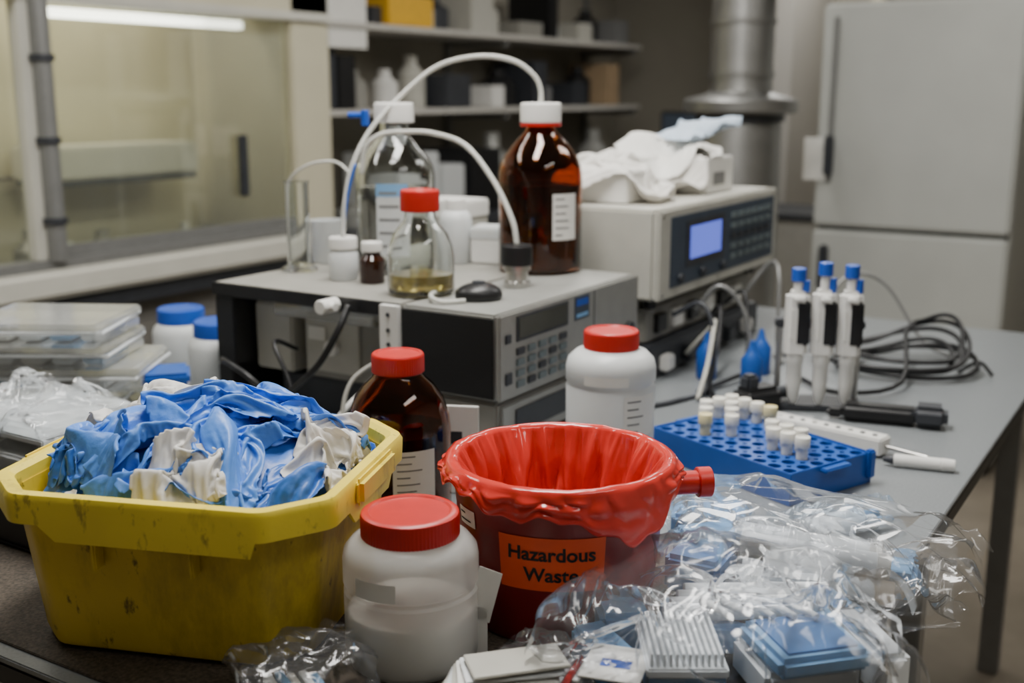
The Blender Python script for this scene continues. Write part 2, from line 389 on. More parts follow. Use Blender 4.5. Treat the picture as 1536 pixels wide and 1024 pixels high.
g.box('leg',-.12,-.07,.06,.11,0,BZ-.13,'hoodg'); g.box('leg',-w+.1,-w+.15,.06,.11,0,.1,'hoodg')
g=G('bench_mat',(-.42,.69,BZ)); g.box('mat_sheet',-1.35,0,0,.62,.0,.003,'mat',.001)

# ------------------------------------------------------------ yellow bin
def outline(w,d,ch,nside=14,rc=.012):
    hw,hd=w/2,d/2
    c=[(hw-ch,-hd),(hw,-hd+ch),(hw,hd-ch),(hw-ch,hd),(-hw+ch,hd),(-hw,hd-ch),(-hw,-hd+ch),(-hw+ch,-hd)]
    out=[]
    for i in range(8):
        p=Vector(c[i]);q=Vector(c[(i+1)%8]); nx=Vector(c[(i+2)%8])
        a=p+(q-p).normalized()*rc; b=q-(q-p).normalized()*rc
        for k in range(nside): out.append(a.lerp(b,k/(nside-1)))
        e=q+(nx-q).normalized()*rc
        for k in (1,2,3):
            t=k/4; out.append(b*(1-t)**2+q*2*t*(1-t)+e*t*t)
    return out
BR=PSI-math.radians(12)
bx,by=fl(-.352,1.262)
ZS=1.085     # bin height scale
g=G('yellow_waste_bin',(bx,by,BZ+.003),BR)
def loft(g,name,loops,m,zf=None,capb=True,capt=False):
    V=[];F=[];n=None
    for li,(w,d,ch,z) in enumerate(loops):
        o=outline(w,d,ch); n=len(o)
        for p in o: V.append((p.x,p.y,z*ZS+(zf(li,p.x,p.y) if zf else 0)))
    for i in range(len(loops)-1):
        for k in range(n): F.append((i*n+k,i*n+(k+1)%n,(i+1)*n+(k+1)%n,(i+1)*n+k))
    if capb: F.append(tuple(range(n))[::-1])
    if capt: F.append(tuple((len(loops)-1)*n+k for k in range(n)))
    o=g.add(name,V,F,m,True); md=o.modifiers.new('e','EDGE_SPLIT'); md.split_angle=math.radians(35); return o
loft(g,'body',[(.310,.268,.038,.002),(.323,.281,.042,0.006),(.327,.285,.042,.012),(.343,.300,.045,.08),(.362,.318,.048,.158),(.356,.312,.048,.160),(.335,.29,.042,.08),(.31,.27,.038,.012)],'yellow',capt=True)
def zf(li,x,y):
    if li in (1,2):
        if (-.10<x<.13 and y<0) or abs(y)<.06: return -.017
    return 0
loft(g,'rim',[(.364,.320,.048,.155),(.390,.346,.055,.146),(.396,.352,.057,.146),(.398,.354,.057,.170),(.392,.348,.056,.1755),(.372,.328,.050,.1765),(.360,.317,.048,.172),(.358,.314,.048,.155)],'yrim',zf,capb=False)
for s_ in (-1,1): g.box('grip_lug',s_*.196,s_*.208,-.06,.06,.160,.1902,'yrim',.005)
for xx in (-.05,.06): g.box('rib',xx-.003,xx+.003,-.172,-.154,.11,.158,'yellow',.002)
# heap of gloves (simulated sheets piled on a mound)
h=G('used_glove_heap',(bx,by,BZ+.003),BR)
def mound(x,y): return .150+.082*np.maximum(0,1-((x+.01)/.205)**2-((y-.025)/.18)**2)
hf=HF(-.24,.24,-.21,.21,mound)
def binlim(X):
    lo=X[:,2]<.192
    X[:,0]=np.where(lo,np.clip(X[:,0],-.170,.170),np.clip(X[:,0],-.190,.200)); X[:,1]=np.where(lo,np.clip(X[:,1],-.149,.149),np.clip(X[:,1],-.158,.180))
    d=np.abs(X[:,0])+np.abs(X[:,1])-.268; q=lo&(d>0); X[q,0]-=np.sign(X[q,0])*d[q]/2; X[q,1]-=np.sign(X[q,1])*d[q]/2
u_=np.linspace(-1,1,60); uu,vv=np.meshgrid(u_,u_,indexing='ij'); xx=uu*.166; yy=vv*.144
dd=np.maximum(np.abs(xx)+np.abs(yy)-.262,0); xx-=np.sign(xx)*dd/2; yy-=np.sign(yy)*dd/2
P=np.stack([xx.ravel(),yy.ravel(),(mound(xx,yy)-.001).ravel()],1); P[:,2]+=.006*crum(P,3,18,oc=2); ii=np.arange(3600).reshape(60,60)
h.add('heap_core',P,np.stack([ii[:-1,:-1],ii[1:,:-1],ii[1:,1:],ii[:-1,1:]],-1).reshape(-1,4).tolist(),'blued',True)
def tis(x,y,a,s_=.15,sq=.62,seed=0,amp=.016,wl=.06): drop(h,'crumpled_tissue',hf,(x,y),a,s_,s_,.0032,(sq,sq*.92),'tissue',seed,iters=110,grav=.00016,amp=amp,bend=.86,kb=.4,lim=binlim,wl=wl,stamp=.5,fine=.0009,ff=40)
def glv(x,y,a,seed,m='blue',sq=(.78,.6),amp=.013): drop(h,'nitrile_glove',hf,(x,y),a,.225,.15,.0031,sq,m,seed,iters=100,grav=.00020,amp=amp,bend=.85,kb=.4,glove=True,lim=binlim,wl=.045,stamp=.5,fine=.0011,ff=50)
def wad(x,y,a,seed,m='blue',L=.2,W=.14,sq=(.84,.5),amp=.016): drop(h,'glove_sheet',hf,(x,y),a,L,W,.0034,sq,m,seed,iters=110,grav=.00020,amp=amp,bend=.86,kb=.4,lim=binlim,wl=.055,stamp=.5,fine=.0012,ff=45)
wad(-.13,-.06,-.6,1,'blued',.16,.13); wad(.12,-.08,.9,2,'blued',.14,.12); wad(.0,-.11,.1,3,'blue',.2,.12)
tis(.14,.06,.4,.15,.6,6); tis(.15,-.02,.1,.13,.6,7)
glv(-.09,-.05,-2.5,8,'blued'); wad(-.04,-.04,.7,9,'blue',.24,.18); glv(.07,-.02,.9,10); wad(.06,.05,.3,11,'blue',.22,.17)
wad(-.10,-.07,-.7,21,'blue',.17,.12); glv(.08,.05,.35,13,sq=(.88,.6)); wad(.07,-.08,-1.1,14,'blue',.16,.12); glv(.0,-.07,-1.9,15)
wad(.02,.0,.6,19,'blue',.22,.13,(.84,.5)); glv(.11,.08,.1,20,sq=(.92,.65))
tis(-.12,.04,.9,.17,.64,24,.015,.07); tis(-.07,.09,.2,.22,.66,16,.018,.08); tis(.03,-.115,.1,.16,.62,17,.013,.07); tis(-.115,-.120,.1,.05,.6,18,.006); tis(.145,.03,.5,.13,.62,22,.014,.07)

# ------------------------------------------------------------ jars
def capprof(r,h0,h1): 
    return [(0,h0),(r*.98,h0),(r,h0+.001),(r,h0+.002),(r,h1-.005),(r*.985,h1-.002),(r*.94,h1-.0003),(r*.84,h1),(r*.80,h1-.0018),(0,h1-.0018)]
x,y=fl(-.108,1.134)
g=G('plastic_sample_jar',(x,y,BZ+.003)); th=camth(x,y)
pj=[(0,0),(.062,0),(.068,.003),(.071,.010),(.072,.02),(.072,.083),(.0695,.086),(.0695,.090),(.0725,.093),(.0725,.118),(.071,.127),(.064,.136),(.056,.141),(.050,.143),(.050,.152)]
g.lathe('jar_body',pj,'hdpe',96)
g.lathe('contents',[(0,.003),(.064,.004),(.0685,.02),(.0685,.060),(.0675,.061),(0,.061)],'liq',64)
g.lathe('lid',capprof(.0525,.141,.168),'lid',240,kn=(2,4),kamp=.012,kn_n=80)
g.clabel('label',lambda z:.0730,th-.55,.33,.094,.114,'white',off=.0015)
x,y=fl(.157,1.75)
g=G('plastic_sample_jar',(x,y,BZ)); th=camth(x,y)
pj=[(0,0),(.064,0),(.070,.006),(.071,.15),(.0695,.153),(.0695,.156),(.0715,.159),(.0715,.180),(.068,.193),(.057,.204),(.042,.210),(.040,.222)]
g.lathe('jar_body',pj,'hdpe2',96); g.lathe('lid',capprof(.0435,.208,.238),'lid',192,kn=(2,4),kamp=.016,kn_n=64)
g.clabel('label',lambda z:.071,th+.75,.45,.08,.145,'paper',5,seed=4); g.clabel('tape',lambda z:.0716,th-.1,.5,.161,.176,'paper')
# amber round bottle front
x,y=fl(-.163,1.575)
g=G('amber_jug',(x,y,BZ)); th=camth(x,y)
pa=[(0,0),(.066,0),(.073,.006),(.0745,.015),(.0745,.13),(.072,.152),(.064,.175),(.050,.195),(.038,.206),(.034,.212),(.034,.232)]
g.lathe('bottle_glass',pa+[(.031,.232),(.031,.212),(.035,.204),(.047,.193),(.061,.173),(.069,.151),(.0715,.13),(.0715,.015),(.06,.004),(0,.004)],'amber',96)
g.lathe('liquid',[(0,.006),(.068,.008),(.0705,.02),(.0705,.13),(0,.131)],'amberliq',64)
g.lathe('cap',capprof(.0375,.213,.241),'lid',180,kn=(2,4),kamp=.018,kn_n=60)
g.clabel('label',lambda z:.0745,th+.28,.42,.03,.115,'paper',8,seed=7)

# ------------------------------------------------------------ red bucket with liner
x,y=fl(.056,1.258); g=G('hazardous_waste_bucket',(x,y,BZ)); th=camth(x,y)
rb=lambda z:.1085+.0165*(z/.18)
g.lathe('bucket_shell',[(0,.003),(.102,.003),(.106,.004),(.1085,.01),(rb(.17),.17),(.129,.171),(.130,.186),(.128,.189),(.124,.189),(.122,.18),(rb(.1)-.003,.1),(.104,.012),(0,.012)],'red',128)
g.clabel('hazard_label',rb,th-.075,.50,.073,.136,'orange',off=.0008,n=30)
def onb(px,py):
    z=.1045+py; t=th-.075+px/rb(z); r=rb(z)+.0016; return (r*math.cos(t),r*math.sin(t),z)
g.text('label_text','Hazardous',.0225,'ink',onb,0,.005); g.text('label_text','Waste',.0225,'ink',onb,0,-.0195)
g.clabel('white_sticker',rb,th-1.02,.14,.128,.148,'paper',2,off=.0008,im='ink')
g.clabel('side_label',rb,th-1.0,.12,.06,.105,'paper',0,off=.0008)
d=Vector((math.cos(th+1.75),math.sin(th+1.75),0)); 
g.rod('handle_boss',d*.118+Vector((0,0,.150)),d*.175+Vector((0,0,.150)),.014,'lid'); 
g.rod('handle_knob',d*.165+Vector((0,0,.150)),d*.182+Vector((0,0,.150)),.018,'lid')
# liner: simulated bag of constant circumference, folded over the rim
nt_=360; ds=.0032
THs=np.linspace(0,2*np.pi,nt_,endpoint=False); phi=(THs-th+np.pi)%(2*np.pi)-np.pi
lobe=np.exp(-((phi-.66)/.40)**2)
drop_=.016+.006*np.sin(phi*2+1)+.036*lobe+.008*np.exp(-((phi+.42)/.22)**2)+.002*np.sin(phi*9)+.0035*tri(phi*3.3)
nin=56; nout=18
path=[]
for i in range(nin):
    s_=(nin-1-i)*ds
    if s_<.115: path.append((.1165-.022*(s_/.115)**.6,.189-s_))
    else: path.append((max(.0945-(s_-.115),.02),.074-.002))
path+= [(.1195,.1915),(.1245,.1935),(.1295,.1925),(.1335,.189)]
rim0=nin; ni2=len(path); nj=ni2+nout
X=np.zeros((nt_,nj,3)); rs=np.random.RandomState(5); jj=np.arange(nj)[None,:]
nz=sum(np.sin(THs[:,None]*k+rs.rand()*6+jj*.08*rs.randn()) for k in (4,6,9,12,16,21,26))/3
nzo=sum(np.sin(THs[:,None]*k+rs.rand()*6+jj*.25*rs.randn()) for k in (6,9,13,18,24))/3
nz2=sum(np.sin(THs[:,None]*k+rs.rand()*6+jj*.2*rs.randn()) for k in (4,7,9,13,17,22))/3
for j in range(nj):
    if j<ni2: r,z=path[j]; r=np.full(nt_,r); z=np.full(nt_,z)
    else:
        q=(j-ni2+1)/nout; r=.1355+.003*q; z=.186-drop_*q
    w_=1 if j<nin-6 else .10 if j<ni2 else .4
    r=r+(nz[:,j]*.010*w_ if j<ni2 else np.abs(nzo[:,j])*.006*min(1,(j-ni2+1)/5)); z=z+nz2[:,j]*.004*w_
    X[:,j,0]=r*np.cos(THs); X[:,j,1]=r*np.sin(THs); X[:,j,2]=z
J=np.tile(np.arange(nj),nt_); Xf=X.reshape(-1,3); X0_=Xf.copy()
B=edges(nt_,nj,per=True)
inn=J<nin; out_=J>=ni2; rimm=(J>=rim0)&(J<ni2)
B=[(a[~(out_[a]&out_[b])] if k in('v','d','bv') else a, b[~(out_[a]&out_[b])] if k in('v','d','bv') else b, k) for a,b,k in B]
def lc(X,prev):
    r=np.hypot(X[:,0],X[:,1])+1e-9
    tr=r.copy(); tr[inn]=np.minimum(r[inn],.1185); tr[out_]=np.clip(r[out_],.1335,.150)
    s=tr/r; X[:,0]*=s; X[:,1]*=s
    X[inn,2]=np.clip(X[inn,2],.035,.193)
    X[rimm]=X[rimm]*.6+X0_[rimm]*.4; X[out_,2]=X[out_,2]*.9+X0_[out_,2]*.1
    X[rimm,2]=np.maximum(X[rimm,2],.1905)
Xf=relax(Xf,B,2*np.pi*.1455/nt_,ds,110,.0001,.88,.4,lc)
TT=np.repeat(THs,nj); Q=np.stack([np.cos(TT)*.14,np.sin(TT)*.14,Xf[:,2]*.35+J*.0004],1)
k1=crum(Q,71,8,oc=2,gain=.3); k2=crum(Q*np.array([1,1,1.2]),72,20,oc=2,gain=.35); k3=crum(Q+2,73,14,oc=1)
wr=np.where(inn,np.clip((nin-J)/12,0,1),np.where(out_,np.clip((J-ni2)/8,0,1)*.5,.08))
dr=np.where(inn,-np.abs(.009*k1)-.0020*(k2+.6),np.maximum(.003*k1+.0024*k2,-.001))*wr
nr_=np.stack([np.cos(TT),np.sin(TT)],1); Xf[:,:2]+=nr_*dr[:,None]; Xf[:,2]+=.002*k3*wr+np.where(rimm,.0006*(k2+.6),0)
F=[(i*nj+j,((i+1)%nt_)*nj+j,((i+1)%nt_)*nj+j+1,i*nj+j+1) for i in range(nt_) for j in range(nj-1)]
g.add('red_bag_liner',Xf,F,'bag',True,sol=.0004,sub=0)
g.lathe('bag_bottom',[(0,.05),(.04,.052),(.09,.055),(.104,.062)],'bag',64)

# ------------------------------------------------------------ instruments
AX,AY=-.97,1.515
g=G('hplc_pump_module',(AX,AY,BZ))
for (px,py) in ((-.03,.04),(-.16,.04),(-.03,.47),(-.16,.47)): g.rod('foot',(px,py,0),(px,py,.012),.012,'black')
g.box('lower_unit',-.2,-.01,.01,.515,.012,.098,'beige2',.004)
g.box('lower_fascia',-.01,-.004,.02,.50,.02,.09,'silver',.002)
g.box('lower_window',-.004,-.001,.06,.25,.035,.078,'dark',.001)
g.box('chassis',-.195,-.006,0,.515,.104,.25,'silver',.004)
g.box('side_panel',-.194,-.008,-.003,0,.108,.243,'black',.001)
g.box('fascia',-.006,.004,.0,.515,.104,.250,'silver',.003)
g.box('lcd_bezel',.004,.006,.05,.225,.198,.241,'dark',.001); g.box('lcd',.0062,.007,.056,.218,.203,.237,'lcd',.0003)
for r in range(4):
    for c in range(5):
        yy=.05+c*.036; zz=.175-r*.0185
        g.box('key',.004,.0075,yy,yy+.025,zz,zz+.012,'key' if (r+c)%4 else 'dark',.001)
g.box('small_key',.004,.007,.015,.032,.20,.215,'dark',.001); g.box('small_key',.004,.007,.015,.035,.13,.15,'dark',.001)
g.box('blue_sticker',.004,.0052,.25,.305,.200,.243,'panel',.0003); g.box('sticker_band',.0053,.0058,.256,.299,.225,.237,'bluecap',.0001); g.box('sticker_band',.0053,.0058,.256,.299,.204,.211,'lblue',.0001)
g.box('door_line',.004,.005,.325,.327,.11,.245,'dark',0); g.box('vent',.004,.0052,.36,.50,.115,.12,'dark',0)
g.rod('power_knob',(.003,.47,.15),(.014,.47,.15),.012,'black')
g.box('white_bracket',-.235,-.196,-.012,.0,.165,.248,'white',.001)
for zz in (.18,.205,.232): g.rod('bracket_screw',(-.215,-.0125,zz),(-.215,-.0145,zz),.004,'dark',seg=12)

g=G('solvent_rack_unit',(-1.17,1.52,BZ))
g.box('top_slab',-.45,-.002,0,.54,.228,.2495,'beige2',.003); g.box('front_edge',-.45,-.002,-.006,0,.226,.2495,'black',.001)
g.box('end_panel',-.45,-.40,.0,.53,.09,.226,'black',.003); g.box('end_leg',-.45,-.41,0,.53,0,.09,'black',.003); g.box('rear_leg',-.45,-.01,.5,.53,0,.226,'dark',.003)
g.box('module',-.28,-.03,.06,.48,.075,.2,'beige2',.006); g.box('module_base',-.36,-.03,.08,.48,0.0,.07,'dark',.003)
g.box('module_plate',-.27,-.14,.055,.06,.09,.19,'beige',.002); g.rod('port',(-.2,.055,.14),(-.2,.04,.14),.015,'white'); g.rod('port',(-.09,.06,.12),(-.09,.04,.12),.011,'steel')
g.box('module_label',-.26,-.22,.052,.054,.15,.175,'paper',0); g.box('second_module',-.395,-.3,.05,.45,.08,.21,'beige',.004)
g.box('clear_drip_tray',-.30,-.06,.002,.04,.2,.222,'box',.003)
g.rod('stopcock_body',(-.14,-.05,.237),(-.14,-.0065,.237),.013,'white'); g.rod('stopcock_tap',(-.16,-.03,.237),(-.12,-.03,.237),.008,'white')

g=G('detector_instrument',(-.97,2.12,BZ))
D_=.38
for (px,py) in ((-.04,.06),(-.34,.06),(-.04,.65),(-.34,.65)): g.rod('foot',(px,py,.153),(px,py,.18),.015,'black')
g.box('case',-D_,-.006,0,.71,.178,.368,'beige',.006)
g.box('fascia_frame',-.006,.006,.0,.71,.178,.368,'beige',.004)
g.box('panel_inset',.006,.009,.055,.685,.20,.35,'panel',.002)
g.box('display_bezel',.009,.011,.13,.345,.235,.335,'dark',.001); g.box('display',.0112,.012,.15,.325,.252,.322,'lcdb',.0003)
for r in range(5):
    for c in range(6):
        yy=.39+c*.046; zz=.318-r*.024
        g.box('key',.009,.0125,yy,yy+.033,zz,zz+.014,'key' if r!=2 else 'dark',.001)
for c in range(3): g.rod('knob',(.009,.1+c*.12,.217),(.018,.1+c*.12,.217),.01,'dark')
for (py,pz) in ((.02,.19),(.02,.355),(.69,.19),(.69,.355)): g.rod('screw',(.006,py,pz),(.0075,py,pz),.005,'steel',seg=12)
g=G('power_supply_stack',(-.99,2.14,BZ))
g.box('lower_case',-.34,0,0,.66,.0,.075,'dark',.004); g.box('upper_case',-.34,-.02,.02,.64,.078,.152,'beige2',.004)
for i in range(6): g.box('socket',-.02,-.008,.06+i*.09,.11+i*.09,.095,.135,'white' if i%2 else 'black',.002)
for i in range(5): g.box('plug',0,.022,.05+i*.12,.09+i*.12,.015,.05,'white' if i%2==0 else 'dark',.004)

# cables
def cable(name,pts,r,m):
    g=G(name,(pts[0][0],pts[0][1],BZ)); o=Vector((pts[0][0],pts[0][1],0)); g.tube('cable',[Vector(p)-o for p in pts],r,m)
cable('power_cable',[(-.965,2.2,.14),(-.90,2.2,.17),(-.86,2.18,.10),(-.85,2.12,.01),(-.87,2.02,.006),(-.90,1.95,.006)],.005,'dark')
cable('power_cable',[(-.965,2.32,.13),(-.91,2.32,.19),(-.86,2.34,.14),(-.83,2.33,.03),(-.80,2.25,.006),(-.78,2.14,.006)],.005,'hoodg')
cable('power_cable',[(-.965,2.5,.12),(-.92,2.5,.15),(-.89,2.46,.08),(-.86,2.38,.008),(-.82,2.3,.017),(-.86,2.1,.007)],.005,'black')
cable('power_cable',[(-.965,2.28,.04),(-.9,2.26,.11),(-.87,2.2,.13),(-.85,2.12,.06),(-.84,2.05,.006)],.005,'beige')
cable('power_cable',[(-.965,2.40,.10),(-.93,2.38,.13),(-.90,2.30,.06),(-.88,2.2,.02),(-.83,2.1,.008),(-.76,2.0,.006)],.006,'black')
cable('power_cable',[(-.965,2.62,.12),(-.91,2.64,.20),(-.87,2.6,.18),(-.85,2.55,.03),(-.8,2.45,.006)],.005,'hoodg')
cable('power_cable',[(-.48,2.70,.006),(-.56,2.74,.03),(-.66,2.74,.16),(-.74,2.68,.17),(-.8,2.6,.02),(-.84,2.5,.006)],.0045,'hoodg')
cable('power_cable',[(-1.27,1.50,.24),(-1.27,1.47,.2),(-1.3,1.45,.14),(-1.37,1.45,.08),(-1.44,1.45,.02),(-1.5,1.43,.006)],.006,'black')
cable('power_cable',[(-1.24,1.56,.11),(-1.24,1.47,.08),(-1.28,1.43,.03),(-1.4,1.4,.006),(-1.52,1.38,.006)],.005,'white')
cable('power_cable',[(-1.57,1.50,.10),(-1.53,1.45,.12),(-1.46,1.44,.10),(-1.41,1.47,.04),(-1.40,1.46,.006)],.006,'black')
cable('power_cable',[(-1.45,1.56,.13),(-1.43,1.48,.16),(-1.38,1.46,.10),(-1.34,1.44,.03),(-1.3,1.4,.006)],.004,'black')
cable('power_cable',[(-1.19,1.50,.16),(-1.22,1.44,.12),(-1.2,1.40,.05),(-1.1,1.38,.006),(-1.02,1.42,.006)],.004,'beige2')
# coil
g=G('coiled_cable',(*fl(.865,2.46),BZ)); pts=[]
for i in range(86):
    t=i/85*2*math.pi*5.3; k=i/85; R=.135+.028*math.sin(t*.31+1)
    ox=.02*math.sin(t*.23); oy=.02*math.cos(t*.19)
    z=.008+.016*k*2+ (.06*max(0,math.sin(t+.6))**2)*(.3+k)
    pts.append((R*1.0*math.cos(t)+ox,R*.85*math.sin(t)+oy,z))
pts+= [(.05,-.2,.02),(-.05,-.3,.008),(-.16,-.22,.008)]
g.tube('cable_loops',pts,.0052,'black',res=5)
g.tube('tie',[(.12,.03,.004),(.16,.03,.03),(.19,.03,.004)],.004,'black')

# ------------------------------------------------------------ glassware on instruments
ZT=BZ+.2502
def bprof(R,H,neck,hs,wall=.003,sh=.095):
    k=sh/.095
    o=[(0,0),(R*.9,0),(R*.98,.005),(R,.013),(R,hs),(R*.96,hs+.018*k),(R*.86,hs+.036*k),(R*.62,hs+.062*k),(neck*1.25,hs+.082*k),(neck,hs+.095*k),(neck,H)]
    return o, o+[(neck-wall,H),(neck-wall,hs+.095*k),(neck*1.2-wall,hs+.081*k),(R*.60-wall,hs+.061*k),(R*.85-wall,hs+.034*k),(R*.95-wall,hs+.017*k),(R-wall,hs),(R-wall,.015),(R*.88,.005),(0,.005)]
x,y=fl(.057,2.29); g=G('amber_reagent_bottle',(x,y,ZT)); th=camth(x,y)
o,p=bprof(.084,.31,.026,.195); g.lathe('bottle_glass',p,'amber',96)
g.lathe('liquid',[(0,.007),(.074,.008),(.0795,.018),(.0795,.175),(0,.176)],'amberliq',64)
g.lathe('cap',capprof(.040,.295,.334),'white',180,kn=(2,4),kamp=.018,kn_n=60); g.lathe('cap_ring',[(0,.288),(.041,.288),(.041,.294),(0,.294)],'lid',64)
g.clabel('label',lambda z:.084,th+.62,.33,.07,.16,'paper',6,seed=3)
x,y=fl(-.234,2.29); g=G('glass_solvent_bottle',(x,y,ZT)); th=camth(x,y)
o,p=bprof(.079,.31,.028,.195,sh=.08); g.lathe('bottle_glass',p,'glass',96)
g.lathe('liquid',[(0,.007),(.070,.008),(.0745,.018),(.0745,.17),(0,.171)],'water',64)
g.lathe('cap',capprof(.039,.295,.334),'white',180,kn=(2,4),kamp=.018,kn_n=60)
g.clabel('label',lambda z:.079,th-.1,.40,.04,.18,'hdpe2',5,seed=5); g.clabel('label_band',lambda z:.0792,th-.1,.40,.155,.18,'lblue',0)
x,y=fl(-.163,2.01); g=G('glass_flask',(x,y,ZT)); th=camth(x,y)
o=[(0,0),(.052,0),(.058,.004),(.060,.012),(.060,.068),(.057,.088),(.048,.109),(.035,.125),(.028,.135),(.027,.16)]
g.lathe('flask_glass',o+[(.0245,.16),(.0255,.135),(.0325,.124),(.0455,.108),(.0545,.087),(.0575,.068),(.0575,.012),(.05,.005),(0,.004)],'glass',96)
g.lathe('liquid',[(0,.006),(.050,.007),(.0565,.014),(.0565,.038),(0,.0385)],'yliq',64)
g.lathe('cap',capprof(.0345,.148,.186),'lid',200,kn=(2,4),kamp=.02,kn_n=50)
x,y=fl(.009,2.085); g=G('steel_filter_fitting',(x,y,ZT))
g.lathe('steel_body',[(0,0),(.024,0),(.025,.001),(.025,.010),(.021,.012),(.021,.03),(.026,.032),(.026,.042),(0,.042)],'steel',64)
g.lathe('black_cap',capprof(.029,.041,.078),'black',160,kn=(2,4),kamp=.02,kn_n=40)
x,y=fl(-.058,1.95); g=G('mouse_shaped_stirrer',(x,y,ZT),PSI+.2)
V,F=ico(4); W=V*np.array([.042,.034,.022]); W[:,2]=np.maximum(W[:,2],-.0085)+.0085; g.add('shell',W,F,'black',True)
g.lathe('top_button',[(0,.028),(.012,.0285),(.011,.0325),(0,.034)],'dark',32)
x,y=fl(-.432,2.285); g=G('graduated_cylinder',(x,y,ZT))
g.lathe('foot',[(0,0),(.036,0),(.037,.004),(.030,.009),(0,.010)],'glass',48)
g.lathe('cylinder_glass',[(.0,.010),(.023,.011),(.0235,.175),(.026,.18),(.0245,.181),(.0215,.175),(.021,.014),(0,.013)],'glass',48)
x,y=fl(-.325,2.17); g=G('wash_bottle',(x,y,ZT)); g.lathe('body',[(0,0),(.026,0),(.028,.004),(.028,.05),(.024,.057),(.022,.06)],'hdpe2',48); g.lathe('cap',capprof(.027,.06,.083),'white',160,kn=(2,4),kn_n=40,kamp=.02)
x,y=fl(-.265,2.13); g=G('reagent_vial',(x,y,ZT)); g.lathe('glass',[(0,0),(.022,0),(.024,.003),(.024,.045),(.016,.055),(.016,.06),(0,.06)],'amberliq',48); g.lathe('cap',capprof(.02,.06,.078),'white',96)
x,y=fl(-.39,2.40); g=G('white_beaker',(x,y,ZT)); g.lathe('body',[(0,0),(.034,0),(.036,.003),(.036,.085),(.038,.09),(.035,.09),(.033,.005),(0,.005)],'hdpe2',64)
x,y=fl(-.12,2.40); g=G('white_bottle',(x,y,ZT)); g.lathe('body',[(0,0),(.033,0),(.035,.004),(.035,.09),(.03,.105),(.02,.112)],'hdpe2',64); g.lathe('cap',capprof(.022,.11,.135),'white',96)
x,y=fl(-.045,2.40); g=G('sample_box',(x,y,ZT),.3); g.box('box',-.035,.035,-.035,.035,0,.075,'white',.004); g.box('lid',-.036,.036,-.036,.036,.05,.078,'hdpe2',.004)
x,y=fl(-.13,2.52); g=G('sample_carton',(x,y,BZ),0); g.box('box',-.06,.06,-.05,.05,0,.35,'beige',.004); g.box('lid',-.062,.062,-.052,.052,.335,.375,'white',.004)
# tubing
def t3(a,b,z): x,y=fl(a,b); return (x,y,BZ+z)
def tubing(name,P,r,m='tube'):
    Q=[Vector(t3(*p)) for p in P]; g=G(name,Q[0]); g.tube('hose',[q-Q[0] for q in Q],r,m)
tubing('solvent_tubing',[(.057,2.29,.583),(.056,2.29,.61),(.0425,2.29,.637),(.003,2.29,.664),(-.064,2.29,.673),(-.1436,2.29,.655),(-.21,2.27,.604),(-.272,2.23,.535),(-.305,2.2,.47),(-.32,2.18,.40),(-.325,2.17,.333)],.005)
tubing('solvent_tubing',[(-.29,2.20,.45),(-.28,2.20,.50),(-.25,2.20,.525),(-.20,2.2,.530),(-.15,2.2,.527),(-.088,2.18,.505),(-.035,2.14,.442),(.0,2.10,.373),(.009,2.085,.328)],.005)
tubing('solvent_tubing',[(-.45,2.285,.26),(-.452,2.285,.36),(-.448,2.285,.425),(-.42,2.27,.455),(-.38,2.25,.47),(-.34,2.23,.47),(-.31,2.2,.45)],.003)
tubing('solvent_tubing',[(-.30,2.19,.47),(-.315,2.18,.41),(-.325,2.17,.335)],.003,'bluep')
tubing('solvent_tubing',[(-.11,2.06,.254),(-.14,1.93,.262),(-.12,1.90,.255),(-.08,1.91,.255)],.004)
x,y=fl(-.275,2.235); g=G('tubing_clamp',(x,y,BZ+.54)); g.rod('grip',(-.012,0,.0),(-.012,0,.03),.008,'bluecap'); g.rod('screw',(-.045,-.01,.02),(-.012,0,.02),.006,'bluecap')
# stuff on detector
g=G('plastic_bag_pile',(-1.16,2.33,BZ+.3685))
BX=[(-.10,.08,-.13,.0,.07),(0,.13,.19,.36,.085),(-.1,.0,.03,.3,.085)]
for (a,b,c,d,z) in BX: g.box('carton',a,b,c,d,0,z,'white',.004)
g.box('carton_print',.131,.132,.23,.30,.02,.05,'inkg',0)
hf2=HF(-.3,.3,-.3,.5,boxesH(BX))
drop(g,'white_bag',hf2,(-.0,-.04),.3,.38,.34,.0055,(.76,.70),'tissue',31,iters=110,grav=.00035,amp=.020,bend=.9,kb=.4,wl=.16,stamp=.7,fine=.0015,ff=20)
drop(g,'white_bag',hf2,(-.02,.12),1.0,.40,.32,.0055,(.78,.70),'tissue',32,iters=110,grav=.0003,amp=.020,bend=.9,kb=.4,wl=.18,stamp=.7,fine=.0015,ff=20)
drop(g,'mask_pack',hf2,(.02,.22),.9,.30,.22,.0055,(.88,.78),'paper',33,iters=80,grav=.0001,amp=.016,bend=.9,kb=.4,wl=.18,stamp=.7,fine=.001,ff=20)
pillow(g,'mask_stack',(.03,.33,.122),.24,.12,.035,1.35,'paleblue',211,n=50,f=6,amp=.010,tilt=.03)

